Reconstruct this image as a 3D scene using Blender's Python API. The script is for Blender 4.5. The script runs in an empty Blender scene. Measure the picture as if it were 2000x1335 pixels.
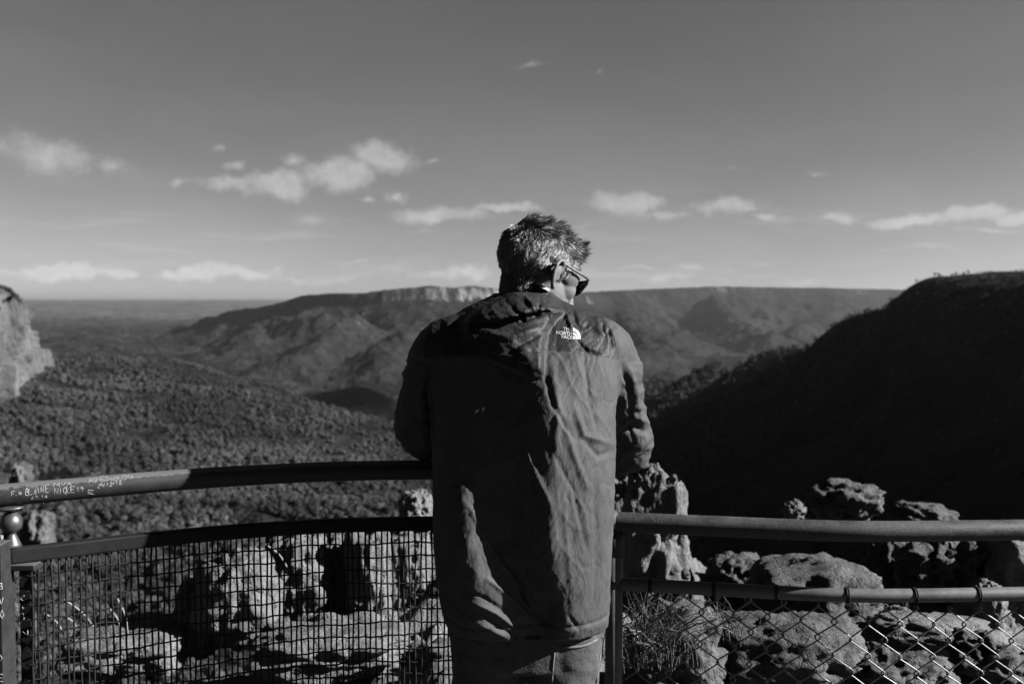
import bpy, bmesh, math, random
import numpy as np
from mathutils import Vector, Matrix
from mathutils.bvhtree import BVHTree

R = math.radians
random.seed(7)
rng = np.random.default_rng(11)
scene = bpy.context.scene
C = scene.collection

# ---------------------------------------------------------------- camera, sky, sun, exposure
FPX = 2000 * 35 / 36.0                      # focal length in photograph pixels
PITCH = math.atan((667.5 - 583.0) / FPX)
CAMZ = 1.6
cam_d = bpy.data.cameras.new('camera')
cam_d.lens = 35; cam_d.sensor_width = 36; cam_d.clip_start = 0.05; cam_d.clip_end = 200000
cam_d.dof.use_dof = True; cam_d.dof.focus_distance = 2.5; cam_d.dof.aperture_fstop = 4.5
cam = bpy.data.objects.new('camera', cam_d); C.objects.link(cam)
cam.location = (0, 0, CAMZ); cam.rotation_euler = (R(90) - PITCH, 0, 0)
scene.camera = cam
scene.view_settings.view_transform = 'Standard'
scene.view_settings.look = 'None'
scene.view_settings.gamma = 1.0
scene.view_settings.use_curve_mapping = False
scene.view_settings.exposure = 3.0
scene.cycles.use_denoising = True
scene.cycles.max_bounces = 4
scene.cycles.diffuse_bounces = 2
scene.cycles.glossy_bounces = 3
scene.cycles.transparent_max_bounces = 8
scene.cycles.volume_bounces = 0

SUN_EL, SUN_AZ = R(28), R(6.5)                # the sun stands to the right, a little behind the camera
SUN = Vector((math.cos(SUN_EL) * math.cos(SUN_AZ), -math.cos(SUN_EL) * math.sin(SUN_AZ), math.sin(SUN_EL)))
sd = bpy.data.lights.new('sun', 'SUN'); sd.energy = 5.0; sd.angle = R(0.5); sd.color = (1, 1, 1)
so = bpy.data.objects.new('sun', sd); C.objects.link(so)
so.rotation_euler = SUN.to_track_quat('Z', 'Y').to_euler(); so.location = SUN * 50


def P(u, v, d):
    """world point seen at photograph pixel (u, v), at distance d in front of the camera"""
    x = (u - 1000) / FPX; yv = (667.5 - v) / FPX
    cp, sp = math.cos(PITCH), math.sin(PITCH)
    dy = cp + yv * sp; dz = -sp + yv * cp
    k = d / dy
    return Vector((x * k, d, CAMZ + dz * k))


def PIX(co):
    """photograph pixel coordinates of world points, n x 3"""
    cp, sp = math.cos(PITCH), math.sin(PITCH)
    y = co[:, 1]; z = co[:, 2] - CAMZ
    f = y * cp - z * sp; up = y * sp + z * cp
    return 1000 + FPX * co[:, 0] / f, 667.5 - FPX * up / f


class NT:
    """small helper to write node trees"""
    def __init__(s, tree): s.t = tree; s.n = tree.nodes; s.l = tree.links
    def add(s, typ, **kw):
        n = s.n.new(typ)
        for k, v in kw.items():
            if k == 'inp':
                for kk, vv in v.items(): s.set(n.inputs[kk], vv)
            else: setattr(n, k, v)
        return n
    def set(s, sock, v):
        if isinstance(v, bpy.types.NodeSocket): s.l.new(v, sock)
        else: sock.default_value = v
    def math(s, op, a, b=None, c=None, clamp=False):
        n = s.n.new('ShaderNodeMath'); n.operation = op; n.use_clamp = clamp
        s.set(n.inputs[0], a)
        if b is not None: s.set(n.inputs[1], b)
        if c is not None: s.set(n.inputs[2], c)
        return n.outputs[0]
    def vmath(s, op, a, b=None):
        n = s.n.new('ShaderNodeVectorMath'); n.operation = op
        s.set(n.inputs[0], a)
        if b is not None: s.set(n.inputs[1], b)
        return n.outputs['Value' if op in ('LENGTH', 'DOT_PRODUCT', 'DISTANCE') else 'Vector']
    def noise(s, vec, scale, detail=4, rough=0.55, dist=0.0, out='Fac'):
        n = s.n.new('ShaderNodeTexNoise'); n.inputs['Scale'].default_value = scale
        n.inputs['Detail'].default_value = detail; n.inputs['Roughness'].default_value = rough
        n.inputs['Distortion'].default_value = dist
        if vec is not None: s.l.new(vec, n.inputs['Vector'])
        return n.outputs[out]
    def ramp(s, fac, a, b, va=0.0, vb=1.0, smooth=True):
        n = s.n.new('ShaderNodeMapRange'); n.interpolation_type = 'SMOOTHSTEP' if smooth else 'LINEAR'
        s.set(n.inputs[0], fac); s.set(n.inputs[1], a); s.set(n.inputs[2], b); s.set(n.inputs[3], va); s.set(n.inputs[4], vb)
        return n.outputs[0]
    def mix(s, f, a, b):
        n = s.n.new('ShaderNodeMix'); n.data_type = 'FLOAT'
        s.set(n.inputs[0], f); s.set(n.inputs[2], a); s.set(n.inputs[3], b)
        return n.outputs[0]


# sky: Nishita seen through the red filter of a black-and-white photograph, with cumulus in it
world = bpy.data.worlds.new('World'); scene.world = world; world.use_nodes = True
world.cycles.sampling_method = 'MANUAL'; world.cycles.sample_map_resolution = 256
W = NT(world.node_tree); W.n.clear()
sky = W.add('ShaderNodeTexSky', sky_type='NISHITA', sun_disc=False)
sky.sun_elevation = SUN_EL
sky.sun_rotation = math.atan2(SUN.x, SUN.y)
sky.altitude = 900; sky.air_density = 1.0; sky.dust_density = 0.6; sky.ozone_density = 1.0
sep = W.add('ShaderNodeSeparateColor'); W.l.new(sky.outputs[0], sep.inputs[0])
SKY_R, SKY_G, SKY_B = 0.137, 0.02, 0.0
base = W.math('ADD', W.math('ADD', W.math('MULTIPLY', sep.outputs[0], SKY_R), W.math('MULTIPLY', sep.outputs[1], SKY_G)), W.math('MULTIPLY', sep.outputs[2], SKY_B))
tc = W.add('ShaderNodeTexCoord')
sx = W.add('ShaderNodeSeparateXYZ'); W.l.new(tc.outputs['Generated'], sx.inputs[0])
az = W.math('ARCTAN2', sx.outputs[0], sx.outputs[1])
el = W.math('ARCSINE', sx.outputs[2])
ae = W.add('ShaderNodeCombineXYZ', inp={0: az, 1: W.math('MULTIPLY', el, 1.0)})
warp = W.noise(tc.outputs['Generated'], 16, 6, 0.62, out='Color')
warp2 = W.noise(tc.outputs['Generated'], 60, 6, 0.65, out='Color')
wv = W.vmath('ADD', W.vmath('MULTIPLY', W.vmath('SUBTRACT', warp, (0.5, 0.5, 0.5)), (0.07, 0.03, 0)),
             W.vmath('MULTIPLY', W.vmath('SUBTRACT', warp2, (0.5, 0.5, 0.5)), (0.024, 0.012, 0)))
pos = W.vmath('ADD', ae.outputs[0], wv)
# clouds: azimuth, elevation, half-width, half-height (photograph pixels), strength
CLOUDS = [(95, 305, 105, 34, .55), (225, 328, 45, 17, .4), (745, 302, 62, 30, .75), (655, 338, 75, 34, .75), (545, 362, 55, 28, .75),
          (450, 358, 60, 14, .5), (345, 357, 22, 8, .5), (418, 290, 22, 8, .4), (465, 324, 30, 9, .4), (575, 312, 28, 14, .4), (845, 316, 24, 6, .4),
          (788, 376, 30, 14, .6), (716, 384, 16, 10, .55), (860, 420, 85, 18, .6), (985, 410, 70, 10, .65), (610, 430, 80, 16, .35),
          (1230, 402, 70, 22, .75), (1310, 424, 45, 10, .5), (1425, 404, 70, 16, .75), (1503, 427, 32, 9, .6), (1640, 420, 45, 11, .65),
          (1890, 424, 70, 15, .85), (1780, 429, 70, 10, .75), (1990, 432, 40, 9, .7), (1930, 453, 70, 5, .4), (1780, 482, 60, 5, .3), (1900, 488, 40, 5, .25),
          (125, 528, 62, 14, .95), (230, 534, 40, 11, .8), (30, 530, 40, 8, .3), (400, 534, 90, 13, .85), (415, 526, 30, 14, .6), (500, 536, 50, 11, .7),
          (760, 530, 120, 22, .28), (910, 535, 55, 15, .7), (840, 540, 80, 10, .4), (640, 545, 90, 10, .3), (1350, 530, 90, 10, .3), (1480, 536, 60, 6, .3), (1320, 545, 110, 9, .35), (1560, 545, 60, 8, .3),
          (1030, 118, 60, 8, .3), (1172, 142, 16, 10, .4), (1480, 512, 70, 4, .35), (1250, 520, 80, 4, .35), (1650, 520, 60, 4, .3), (700, 512, 90, 5, .3), (1150, 440, 50, 5, .3), (280, 420, 80, 5, .2), (840, 455, 70, 5, .25), (560, 548, 60, 6, .4), (1595, 342, 26, 6, .35), (1455, 328, 40, 5, .2)]
dens = None
for (u, v, hw, hh, k) in CLOUDS:
    d = P(u, v, 1.0) - Vector((0, 0, CAMZ))
    a_ = math.atan2(d.x, d.y); e_ = math.asin(d.normalized().z)
    kx, ky = FPX / (hw * 1.2), FPX / (hh * 1.3)
    mq = W.add('ShaderNodeVectorMath', operation='MULTIPLY_ADD', inp={0: pos, 1: (kx, ky, 0), 2: (-a_ * kx, -e_ * ky, 0)})
    t = W.math('MULTIPLY_ADD', W.vmath('LENGTH', mq.outputs[0]), -k, k * 1.15)
    dens = t if dens is None else W.math('MAXIMUM', dens, t)
dens = W.ramp(W.math('ADD', dens, W.math('MULTIPLY', W.math('SUBTRACT', W.noise(tc.outputs['Generated'], 40, 5, 0.6), 0.5), 0.75)), 0.10, 0.62)
# the same kind of small cumulus all round the horizon, in the part of the sky outside the photograph
gm = W.add('ShaderNodeMapping', inp={'Scale': (1, 1, 3.2)}); W.l.new(tc.outputs['Generated'], gm.inputs[0])
gen = W.ramp(W.noise(gm.outputs[0], 7.0, 6, 0.58), 0.58, 0.72)
gen = W.math('MULTIPLY', gen, W.math('MULTIPLY', W.ramp(el, 0.0, 0.06), W.ramp(el, 0.16, 0.30, 1, 0)))
gen = W.math('MULTIPLY', gen, W.ramp(W.math('ABSOLUTE', az), 0.5, 0.62))
streak = W.noise(gm.outputs[0], 3.0, 5, 0.6)
wm = W.add('ShaderNodeMapping', inp={'Scale': (1, 1, 7.5)}); W.l.new(tc.outputs['Generated'], wm.inputs[0])
wisp = W.math('MULTIPLY', W.ramp(W.noise(wm.outputs[0], 9.0, 7, 0.62, 0.4), 0.52, 0.74, 0.0, 0.42), W.math('MULTIPLY', W.ramp(el, 0.008, 0.022), W.ramp(el, 0.05, 0.13, 1, 0)))
dens = W.math('MAXIMUM', W.math('MAXIMUM', dens, wisp), W.math('MULTIPLY', gen, 0.7))
tex = W.ramp(W.noise(tc.outputs['Generated'], 45, 6, 0.66), 0.25, 0.72, 0.55, 1.05)
dens = W.math('MULTIPLY', dens, tex, clamp=True)
CLOUD_V = 0.62
lit = W.mix(dens, W.math('MULTIPLY', base, W.ramp(streak, 0.3, 0.7, 0.94, 1.06)), W.math('ADD', CLOUD_V, W.math('MULTIPLY', base, 0.8)))
bg = W.add('ShaderNodeBackground', inp={'Strength': 0.06}); W.l.new(lit, bg.inputs[0])
wo = W.add('ShaderNodeOutputWorld'); W.l.new(bg.outputs[0], wo.inputs[0])

# ---------------------------------------------------------------- helpers
def link(o, parent=None):
    C.objects.link(o)
    if parent is not None: o.parent = parent
    return o


def tag(o, label=None, cat=None, group=None, kind=None):
    if label: o['label'] = label
    if cat: o['category'] = cat
    if group: o['group'] = group
    if kind: o['kind'] = kind
    return o


def mesh_np(name, verts, faces, mat=None, smooth=True):
    me = bpy.data.meshes.new(name)
    if isinstance(faces, np.ndarray):
        k = faces.shape[1]
        me.vertices.add(len(verts)); me.vertices.foreach_set('co', np.ascontiguousarray(verts, dtype=np.float32).ravel())
        me.loops.add(faces.size); me.loops.foreach_set('vertex_index', np.ascontiguousarray(faces, dtype=np.int32).ravel())
        me.polygons.add(len(faces)); me.polygons.foreach_set('loop_start', np.arange(0, faces.size, k, dtype=np.int32))
        me.update(calc_edges=True); me.validate()
    else:
        me.from_pydata([tuple(v) for v in verts], [], faces); me.update()
    if smooth: me.polygons.foreach_set('use_smooth', np.ones(len(me.polygons), dtype=bool))
    if mat: me.materials.append(mat)
    return me


def obj(name, me, parent=None):
    return link(bpy.data.objects.new(name, me), parent)


def empty(name, loc=(0, 0, 0)):
    o = bpy.data.objects.new(name, None); o.location = loc; o.empty_display_size = 0.1
    return link(o)


def co_of(me):
    a = np.empty(len(me.vertices) * 3, dtype=np.float32); me.vertices.foreach_get('co', a)
    return a.reshape(-1, 3).astype(np.float64)


def no_of(me):
    a = np.empty(len(me.vertices) * 3, dtype=np.float32); me.vertices.foreach_get('normal', a)
    return a.reshape(-1, 3).astype(np.float64)


def set_co(me, co):
    me.vertices.foreach_set('co', np.ascontiguousarray(co, dtype=np.float32).ravel()); me.update()


def _h(ix, iy, iz, seed):
    n = (ix.astype(np.int64) * 374761393 + iy.astype(np.int64) * 668265263 + iz.astype(np.int64) * 2147483647 + seed * 1274126177) & 0xFFFFFFFF
    n = ((n ^ (n >> 13)) * 1274126177) & 0xFFFFFFFF
    n = ((n ^ (n >> 16)) * 2246822519) & 0xFFFFFFFF
    return (n ^ (n >> 15)) & 0xFFFFFFFF


_G = rng.normal(size=(256, 3)); _G /= np.linalg.norm(_G, axis=1)[:, None]


def pn(p, seed=0):
    """gradient noise, n x 3 points, about -1..1"""
    f = np.floor(p); t = p - f; f = f.astype(np.int64)
    s = t * t * t * (t * (t * 6 - 15) + 10)
    out = 0
    for dx in (0, 1):
        wx = s[:, 0] if dx else 1 - s[:, 0]
        for dy in (0, 1):
            wy = s[:, 1] if dy else 1 - s[:, 1]
            for dz in (0, 1):
                wz = s[:, 2] if dz else 1 - s[:, 2]
                g = _G[_h(f[:, 0] + dx, f[:, 1] + dy, f[:, 2] + dz, seed) & 255]
                dd = g[:, 0] * (t[:, 0] - dx) + g[:, 1] * (t[:, 1] - dy) + g[:, 2] * (t[:, 2] - dz)
                out = out + wx * wy * wz * dd
    return out * 1.6


def fbm(p, octv=4, seed=0, gain=0.5, ridged=False):
    a = 1.0; s = 0.0
    for i in range(octv):
        n = pn(p * (2.03 ** i) + 17.3 * i, seed + i)
        s = s + a * ((1 - 2 * np.abs(n)) if ridged else n); a *= gain
    return s


def p3(x, y, z=0.0):
    return np.stack([x, y, np.zeros_like(x) + z], 1)


def sstep(x, a, b):
    t = np.clip((x - a) / (b - a), 0, 1); return t * t * (3 - 2 * t)


def tube(path, rad, n=10, cap=True, closed=False, squash=None):
    """tube mesh data along a path; rad scalar or list"""
    pts = [Vector(p) for p in path]; m = len(pts)
    rad = [rad] * m if not hasattr(rad, '__len__') else list(rad)
    verts = []; faces = []
    up = Vector((0, 0, 1)); prev = None
    for i, p in enumerate(pts):
        a = pts[(i - 1) % m] if (closed or i > 0) else p
        b = pts[(i + 1) % m] if (closed or i < m - 1) else p
        t = (b - a).normalized()
        if prev is None:
            ref = up if abs(t.z) < 0.9 else Vector((0, 1, 0))
            nx = t.cross(ref).normalized()
        else:
            nx = (prev - t * prev.dot(t)).normalized()
        prev = nx; ny = nx.cross(t)
        for k in range(n):
            an = 2 * math.pi * k / n
            s1, s2 = (1, 1) if squash is None else squash
            verts.append(p + (nx * math.cos(an) * s1 + ny * math.sin(an) * s2) * rad[i])
    rr = m if closed else m - 1
    for i in range(rr):
        j = (i + 1) % m
        for k in range(n):
            k2 = (k + 1) % n
            faces.append((i * n + k, i * n + k2, j * n + k2, j * n + k))
    if cap and not closed:
        faces.append(tuple(range(n))[::-1]); faces.append(tuple((m - 1) * n + k for k in range(n)))
    return verts, faces


class MB:
    """collects shapes into one mesh"""
    def __init__(s): s.v = []; s.f = []
    def add(s, vf):
        o = len(s.v); s.v += [tuple(x) for x in vf[0]]; s.f += [tuple(i + o for i in f) for f in vf[1]]; return s
    def tube(s, *a, **k): return s.add(tube(*a, **k))
    def box(s, c, e, M=None):
        vs = [Vector((sx * e[0], sy * e[1], sz * e[2])) for sx in (-1, 1) for sy in (-1, 1) for sz in (-1, 1)]
        if M is not None: vs = [M @ v for v in vs]
        vs = [v + Vector(c) for v in vs]
        return s.add((vs, [(0, 1, 3, 2), (4, 6, 7, 5), (0, 4, 5, 1), (2, 3, 7, 6), (0, 2, 6, 4), (1, 5, 7, 3)]))
    def ell(s, c, r, n=20, M=None):
        vs = []; fs = []
        for i in range(n + 1):
            th = math.pi * i / n
            for j in range(2 * n):
                ph = math.pi * j / n
                q = Vector((r[0] * math.sin(th) * math.cos(ph), r[1] * math.sin(th) * math.sin(ph), r[2] * math.cos(th)))
                if M is not None: q = M @ q
                vs.append(q + Vector(c))
        for i in range(n):
            for j in range(2 * n):
                j2 = (j + 1) % (2 * n)
                fs.append((i * 2 * n + j, (i + 1) * 2 * n + j, (i + 1) * 2 * n + j2, i * 2 * n + j2))
        return s.add((vs, fs))
    def lathe(s, prof, c, n=24):
        vs = []; fs = []
        for (r, z) in prof:
            for k in range(n):
                a = 2 * math.pi * k / n
                vs.append(Vector((c[0] + r * math.cos(a), c[1] + r * math.sin(a), c[2] + z)))
        for i in range(len(prof) - 1):
            for k in range(n):
                k2 = (k + 1) % n
                fs.append((i * n + k, i * n + k2, (i + 1) * n + k2, (i + 1) * n + k))
        fs.append(tuple(range(n))[::-1]); fs.append(tuple((len(prof) - 1) * n + k for k in range(n)))
        return s.add((vs, fs))
    def mesh(s, name, mat=None, smooth=True): return mesh_np(name, s.v, s.f, mat, smooth)


def bevel(me, w=0.004, seg=2):
    bm = bmesh.new(); bm.from_mesh(me)
    bmesh.ops.bevel(bm, geom=[e for e in bm.edges if e.is_manifold and e.calc_face_angle(0) > 0.5], offset=w, segments=seg, affect='EDGES', profile=0.5)
    bm.to_mesh(me); bm.free(); return me


def remeshed(me, voxel, smooth=2, name='m'):
    """union of overlapping closed shells as one even surface"""
    o = bpy.data.objects.new('tmp', me); C.objects.link(o)
    m = o.modifiers.new('r', 'REMESH'); m.mode = 'VOXEL'; m.voxel_size = voxel; m.use_smooth_shade = True
    if smooth:
        s = o.modifiers.new('s', 'SMOOTH'); s.iterations = smooth; s.factor = 0.5
    dg = bpy.context.evaluated_depsgraph_get(); dg.update()
    out = bpy.data.meshes.new_from_object(o.evaluated_get(dg)); out.name = name
    bpy.data.objects.remove(o)
    out.materials.clear()
    out.polygons.foreach_set('use_smooth', np.ones(len(out.polygons), dtype=bool))
    return out


# ---------------------------------------------------------------- materials (all grey: the photograph is black and white)
def new_mat(name):
    m = bpy.data.materials.new(name); m.use_nodes = True
    N = NT(m.node_tree); b = m.node_tree.nodes['Principled BSDF']
    return m, N, b


TONE = 0.52


def grey(N, v):
    c = N.add('ShaderNodeCombineColor')
    v = N.math('MULTIPLY', v, TONE)      # the film's low key: every surface printed down alike
    for i in range(3): N.set(c.inputs[i], v)
    return c.outputs[0]


def bump(N, b, h, strength, dist):
    n = N.add('ShaderNodeBump', inp={'Strength': strength, 'Distance': dist}); N.l.new(h, n.inputs['Height'])
    N.l.new(n.outputs[0], b.inputs['Normal']); return n


def mat_plain(name, v, rough=0.6, nscale=30, namp=0.25, bstr=0.15, bdist=0.002, metal=0.0, spec=0.5):
    m, N, b = new_mat(name)
    tc = N.add('ShaderNodeTexCoord').outputs['Object']
    n = N.noise(tc, nscale, 6, 0.6)
    N.l.new(grey(N, N.ramp(n, 0.25, 0.75, v * (1 - namp), v * (1 + namp))), b.inputs['Base Color'])
    b.inputs['Roughness'].default_value = rough; b.inputs['Metallic'].default_value = metal
    b.inputs['Specular IOR Level'].default_value = spec
    if bstr: bump(N, b, N.noise(tc, nscale * 4, 5, 0.6), bstr, bdist)
    return m


def mat_terrain():
    m, N, b = new_mat('forested_terrain')
    g = N.add('ShaderNodeNewGeometry'); pos = g.outputs['Position']
    sep = N.add('ShaderNodeSeparateXYZ'); N.l.new(g.outputs['True Normal'], sep.inputs[0])
    sp = N.add('ShaderNodeSeparateXYZ'); N.l.new(pos, sp.inputs[0])
    big = N.noise(pos, 0.0022, 6, 0.6)
    mid = N.noise(pos, 0.012, 5, 0.65)
    fine = N.noise(pos, 0.06, 4, 0.7)
    tree = N.math('ADD', N.math('MULTIPLY', big, 0.45), N.math('ADD', N.math('MULTIPLY', mid, 0.35), N.math('MULTIPLY', fine, 0.3)))
    forest = N.ramp(tree, 0.42, 0.68, 0.003, 0.027, smooth=False)
    far_haze = N.ramp(sp.outputs[1], 8500.0, 14000.0, 1.0, 3.0)  # far ground brightened with distance: haze put into its colour
    forest = N.math('MULTIPLY', forest, far_haze)
    # bare sandstone where it is too steep for trees, streaked down the face
    st = N.add('ShaderNodeMapping', inp={'Scale': (1, 1, 0.12)}); N.l.new(pos, st.inputs[0])
    rock = N.ramp(N.noise(st.outputs[0], 0.018, 5, 0.6), 0.40, 0.66, 0.02, 0.14)
    steep = N.math('ADD', sep.outputs[2], N.math('MULTIPLY', N.math('SUBTRACT', mid, 0.5), 0.25))
    f = N.math('MULTIPLY', N.ramp(steep, 0.54, 0.66, 1.0, 0.0), N.ramp(sp.outputs[2], -135.0, -85.0))
    # bare rock shows on the near end of the mesa; the other crests are wooded over
    f = N.math('MULTIPLY', f, N.math('MAXIMUM', N.math('MULTIPLY', N.ramp(sp.outputs[0], -1150.0, -520.0), N.ramp(sp.outputs[0], -60.0, 60.0, 1.0, 0.0)), N.ramp(N.noise(pos, 0.004, 3, 0.5), 0.56, 0.70, 0.0, 0.6)))
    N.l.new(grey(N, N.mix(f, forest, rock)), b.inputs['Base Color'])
    b.inputs['Roughness'].default_value = 1.0; b.inputs['Specular IOR Level'].default_value = 0.0
    bump(N, b, N.math('ADD', N.noise(pos, 0.07, 4, 0.75), N.math('MULTIPLY', N.noise(pos, 0.012, 4, 0.6), 2.5)), 1.0, 16.0)
    return m


def mat_rock(name, lo, hi, scale=1.0, lichen=0.5, streak=0.0):
    m, N, b = new_mat(name)
    tc = N.add('ShaderNodeTexCoord').outputs['Object']
    if streak:
        mp = N.add('ShaderNodeMapping', inp={'Scale': (1, 1, streak)}); N.l.new(tc, mp.inputs[0]); tc = mp.outputs[0]
    n1 = N.noise(tc, 3 * scale, 6, 0.6); n2 = N.noise(tc, 26 * scale, 6, 0.7); n3 = N.noise(tc, 90 * scale, 4, 0.7)
    v = N.ramp(N.math('ADD', N.math('MULTIPLY', n1, 0.5), N.math('MULTIPLY', n2, 0.5)), 0.36, 0.64, lo, hi)
    dark = N.ramp(N.math('ADD', N.math('MULTIPLY', n2, 0.55), N.math('MULTIPLY', n3, 0.45)), 0.50, 0.60, 0.0, lichen)
    v = N.math('MULTIPLY', v, N.math('SUBTRACT', 1.0, N.math('MULTIPLY', dark, 0.85)))
    N.l.new(grey(N, v), b.inputs['Base Color'])
    b.inputs['Roughness'].default_value = 0.95; b.inputs['Specular IOR Level'].default_value = 0.15
    vo = N.add('ShaderNodeTexVoronoi', inp={'Scale': 34 * scale}); N.l.new(tc, vo.inputs['Vector'])
    hgt = N.math('ADD', N.math('MULTIPLY', vo.outputs[0], 0.35), N.math('ADD', N.math('MULTIPLY', n2, 0.6), N.math('MULTIPLY', n3, 0.5)))
    ve = N.add('ShaderNodeTexVoronoi', feature='DISTANCE_TO_EDGE', inp={'Scale': 5.5 * scale})
    wv_ = N.vmath('ADD', tc, N.vmath('MULTIPLY', N.noise(tc, 7 * scale, 4, 0.6, out='Color'), (0.22 / scale, 0.22 / scale, 0.3 / scale))); N.l.new(wv_, ve.inputs['Vector'])
    crack = N.ramp(ve.outputs['Distance'], 0.0, 0.05, 0.0, 1.0)
    hgt = N.math('ADD', hgt, N.math('MULTIPLY', crack, 0.35))
    bump(N, b, hgt, 0.7, 0.028 / scale)
    return m


M = {}
M['terrain'] = mat_terrain()
M['rock'] = mat_rock('pale_sandstone', 0.045, 0.115, 1.0, 0.4)
M['rock_dark'] = mat_rock('lichen_sandstone', 0.016, 0.072, 1.3, 0.9)
M['cliff'] = mat_rock('cliff_sandstone', 0.012, 0.085, 0.03, 0.8, 0.22)
M['concrete'] = mat_plain('floor_concrete', 0.08, 0.9, 8, 0.2, 0.3, 0.003)


def mat_leaf():
    m, N, b = new_mat('eucalypt_foliage')
    oi = N.add('ShaderNodeObjectInfo'); g = N.add('ShaderNodeNewGeometry')
    v = N.math('ADD', N.math('MULTIPLY', oi.outputs['Random'], 0.028), N.math('ADD', N.math('MULTIPLY', g.outputs['Random Per Island'], 0.018), 0.011))
    pt = N.noise(oi.outputs['Location'], 0.008, 5, 0.65)
    v = N.math('MULTIPLY', v, N.ramp(pt, 0.38, 0.62, 0.55, 1.3))
    N.l.new(grey(N, v), b.inputs['Base Color'])
    b.inputs['Roughness'].default_value = 0.9; b.inputs['Specular IOR Level'].default_value = 0.1
    return m


M['leaf'] = mat_leaf()
M['bark'] = mat_plain('eucalypt_bark', 0.12, 0.9, 2, 0.4, 0.4, 0.05)

# ---------------------------------------------------------------- terrain: one sheet from below the lookout to the horizon
FLOOR = -300.0
ctl = []
for (u, v, d) in [
    # wooded shelf on the left, from its far crest towards us
    (20, 690, 1150), (100, 700, 1250), (300, 716, 1400), (450, 742, 1350), (600, 777, 1250), (700, 802, 1150), (790, 838, 1050),
    (60, 800, 800), (300, 850, 850), (500, 850, 950), (700, 880, 850), (100, 1000, 450), (300, 1000, 520), (600, 1000, 550), (800, 960, 700),
    (300, 1200, 330), (600, 1250, 320), (-200, 760, 800), (-200, 1000, 420), (920, 900, 900), (950, 1100, 450), (1050, 900, 850),
    # the ridge on the right: crest, then its face towards us
    (2400, 505, 330), (2300, 520, 700), (2000, 545, 360), (1900, 551, 410), (1800, 562, 460), (1752, 578, 495), (1726, 622, 512), (1640, 622, 560), (1600, 643, 600),
    (1500, 684, 750), (1400, 718, 950), (1290, 752, 1250), (2000, 700, 290), (1800, 800, 310), (1600, 850, 400), (1500, 800, 620), (1420, 770, 820), (1300, 800, 850),
    (1500, 880, 500), (1400, 900, 480), (1280, 900, 600), (1600, 960, 290), (1300, 1000, 400), (1900, 920, 230), (2300, 760, 200), (1600, 1200, 190), (1200, 1150, 330), (2000, 1200, 130)]:
    p = P(u, v, d); ctl.append((p.x, p.y, p.z))
for (u, d, z) in [(100, 1900, -190), (300, 2000, -235), (500, 1900, -250), (700, 1750, -260), (850, 1600, -265), (1000, 1500, -240), (1150, 1500, -230), (1300, 1800, -250), (1450, 1500, -210),
                  (1650, 1200, -150), (1850, 1000, -90), (2100, 900, -40), (2300, 600, -4), (2000, 600, -3), (1900, 640, -8), (2000, 480, 4), (1900, 520, 1), (2200, 470, 9), (2200, 300, 12), (1800, 570, -3), (1250, 1000, -118), (1150, 900, -125), (1800, 680, -9), (1700, 720, -28), (1600, 800, -60), (1500, 950, -95), (2300, 1200, -60), (760, 1300, -190), (900, 1250, -190), (-300, 1900, -120), (500, 120, -112), (1000, 100, -112), (1500, 80, -105), (0, 150, -100)]:
    ctl.append(((u - 1000) / FPX * d, d, z))
ctl = np.array(ctl)


def tps_fit(c):
    n = len(c); xy = c[:, :2] / 500
    r = np.linalg.norm(xy[:, None] - xy[None], axis=2)
    K = np.where(r > 0, r * r * np.log(r + 1e-12), 0) + np.eye(n) * 0.0005
    Pm = np.c_[np.ones(n), xy]
    A = np.zeros((n + 3, n + 3)); A[:n, :n] = K; A[:n, n:] = Pm; A[n:, :n] = Pm.T
    return xy, np.linalg.solve(A, np.r_[c[:, 2], 0, 0, 0])


TP = tps_fit(ctl)


def tps_eval(x, y):
    q = np.c_[x, y] / 500; xy, w = TP; out = np.empty(len(q))
    for i in range(0, len(q), 40000):
        s = q[i:i + 40000]
        r2 = ((s[:, None] - xy[None]) ** 2).sum(2)
        K = 0.5 * r2 * np.log(r2 + 1e-12)
        out[i:i + 40000] = K @ w[:-3] + w[-3] + s @ w[-2:]
    return out


def seg_dist(x, y, pts):
    """distance to a polyline with heights: yields distance and height of the nearest crest point per segment"""
    for (a, b) in zip(pts[:-1], pts[1:]):
        ax, ay, az = a; bx, by, bz = b
        dx, dy = bx - ax, by - ay
        t = np.clip(((x - ax) * dx + (y - ay) * dy) / (dx * dx + dy * dy), 0, 1)
        yield np.hypot(x - ax - t * dx, y - ay - t * dy), az + t * (bz - az)


def ridge(x, y, pts, flat, cliff, run, floor, warp):
    best = np.full(len(x), -1e9)
    for dist, cz in seg_dist(x, y, pts):
        d2 = np.maximum(dist * (1 + 0.40 * warp) + 80 * warp * np.minimum(dist / 220.0, 1.0), 0)
        t = np.maximum(d2 - flat, 0)
        c = np.minimum(t / 35.0, 1.0) * cliff
        base_ = cz - c
        z = floor + (base_ - floor) * np.exp(-np.maximum(t - 35, 0) / run)
        best = np.maximum(best, z)
    return best


def poly(l): return [tuple(P(u, v, d)) for (u, v, d) in l]


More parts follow.
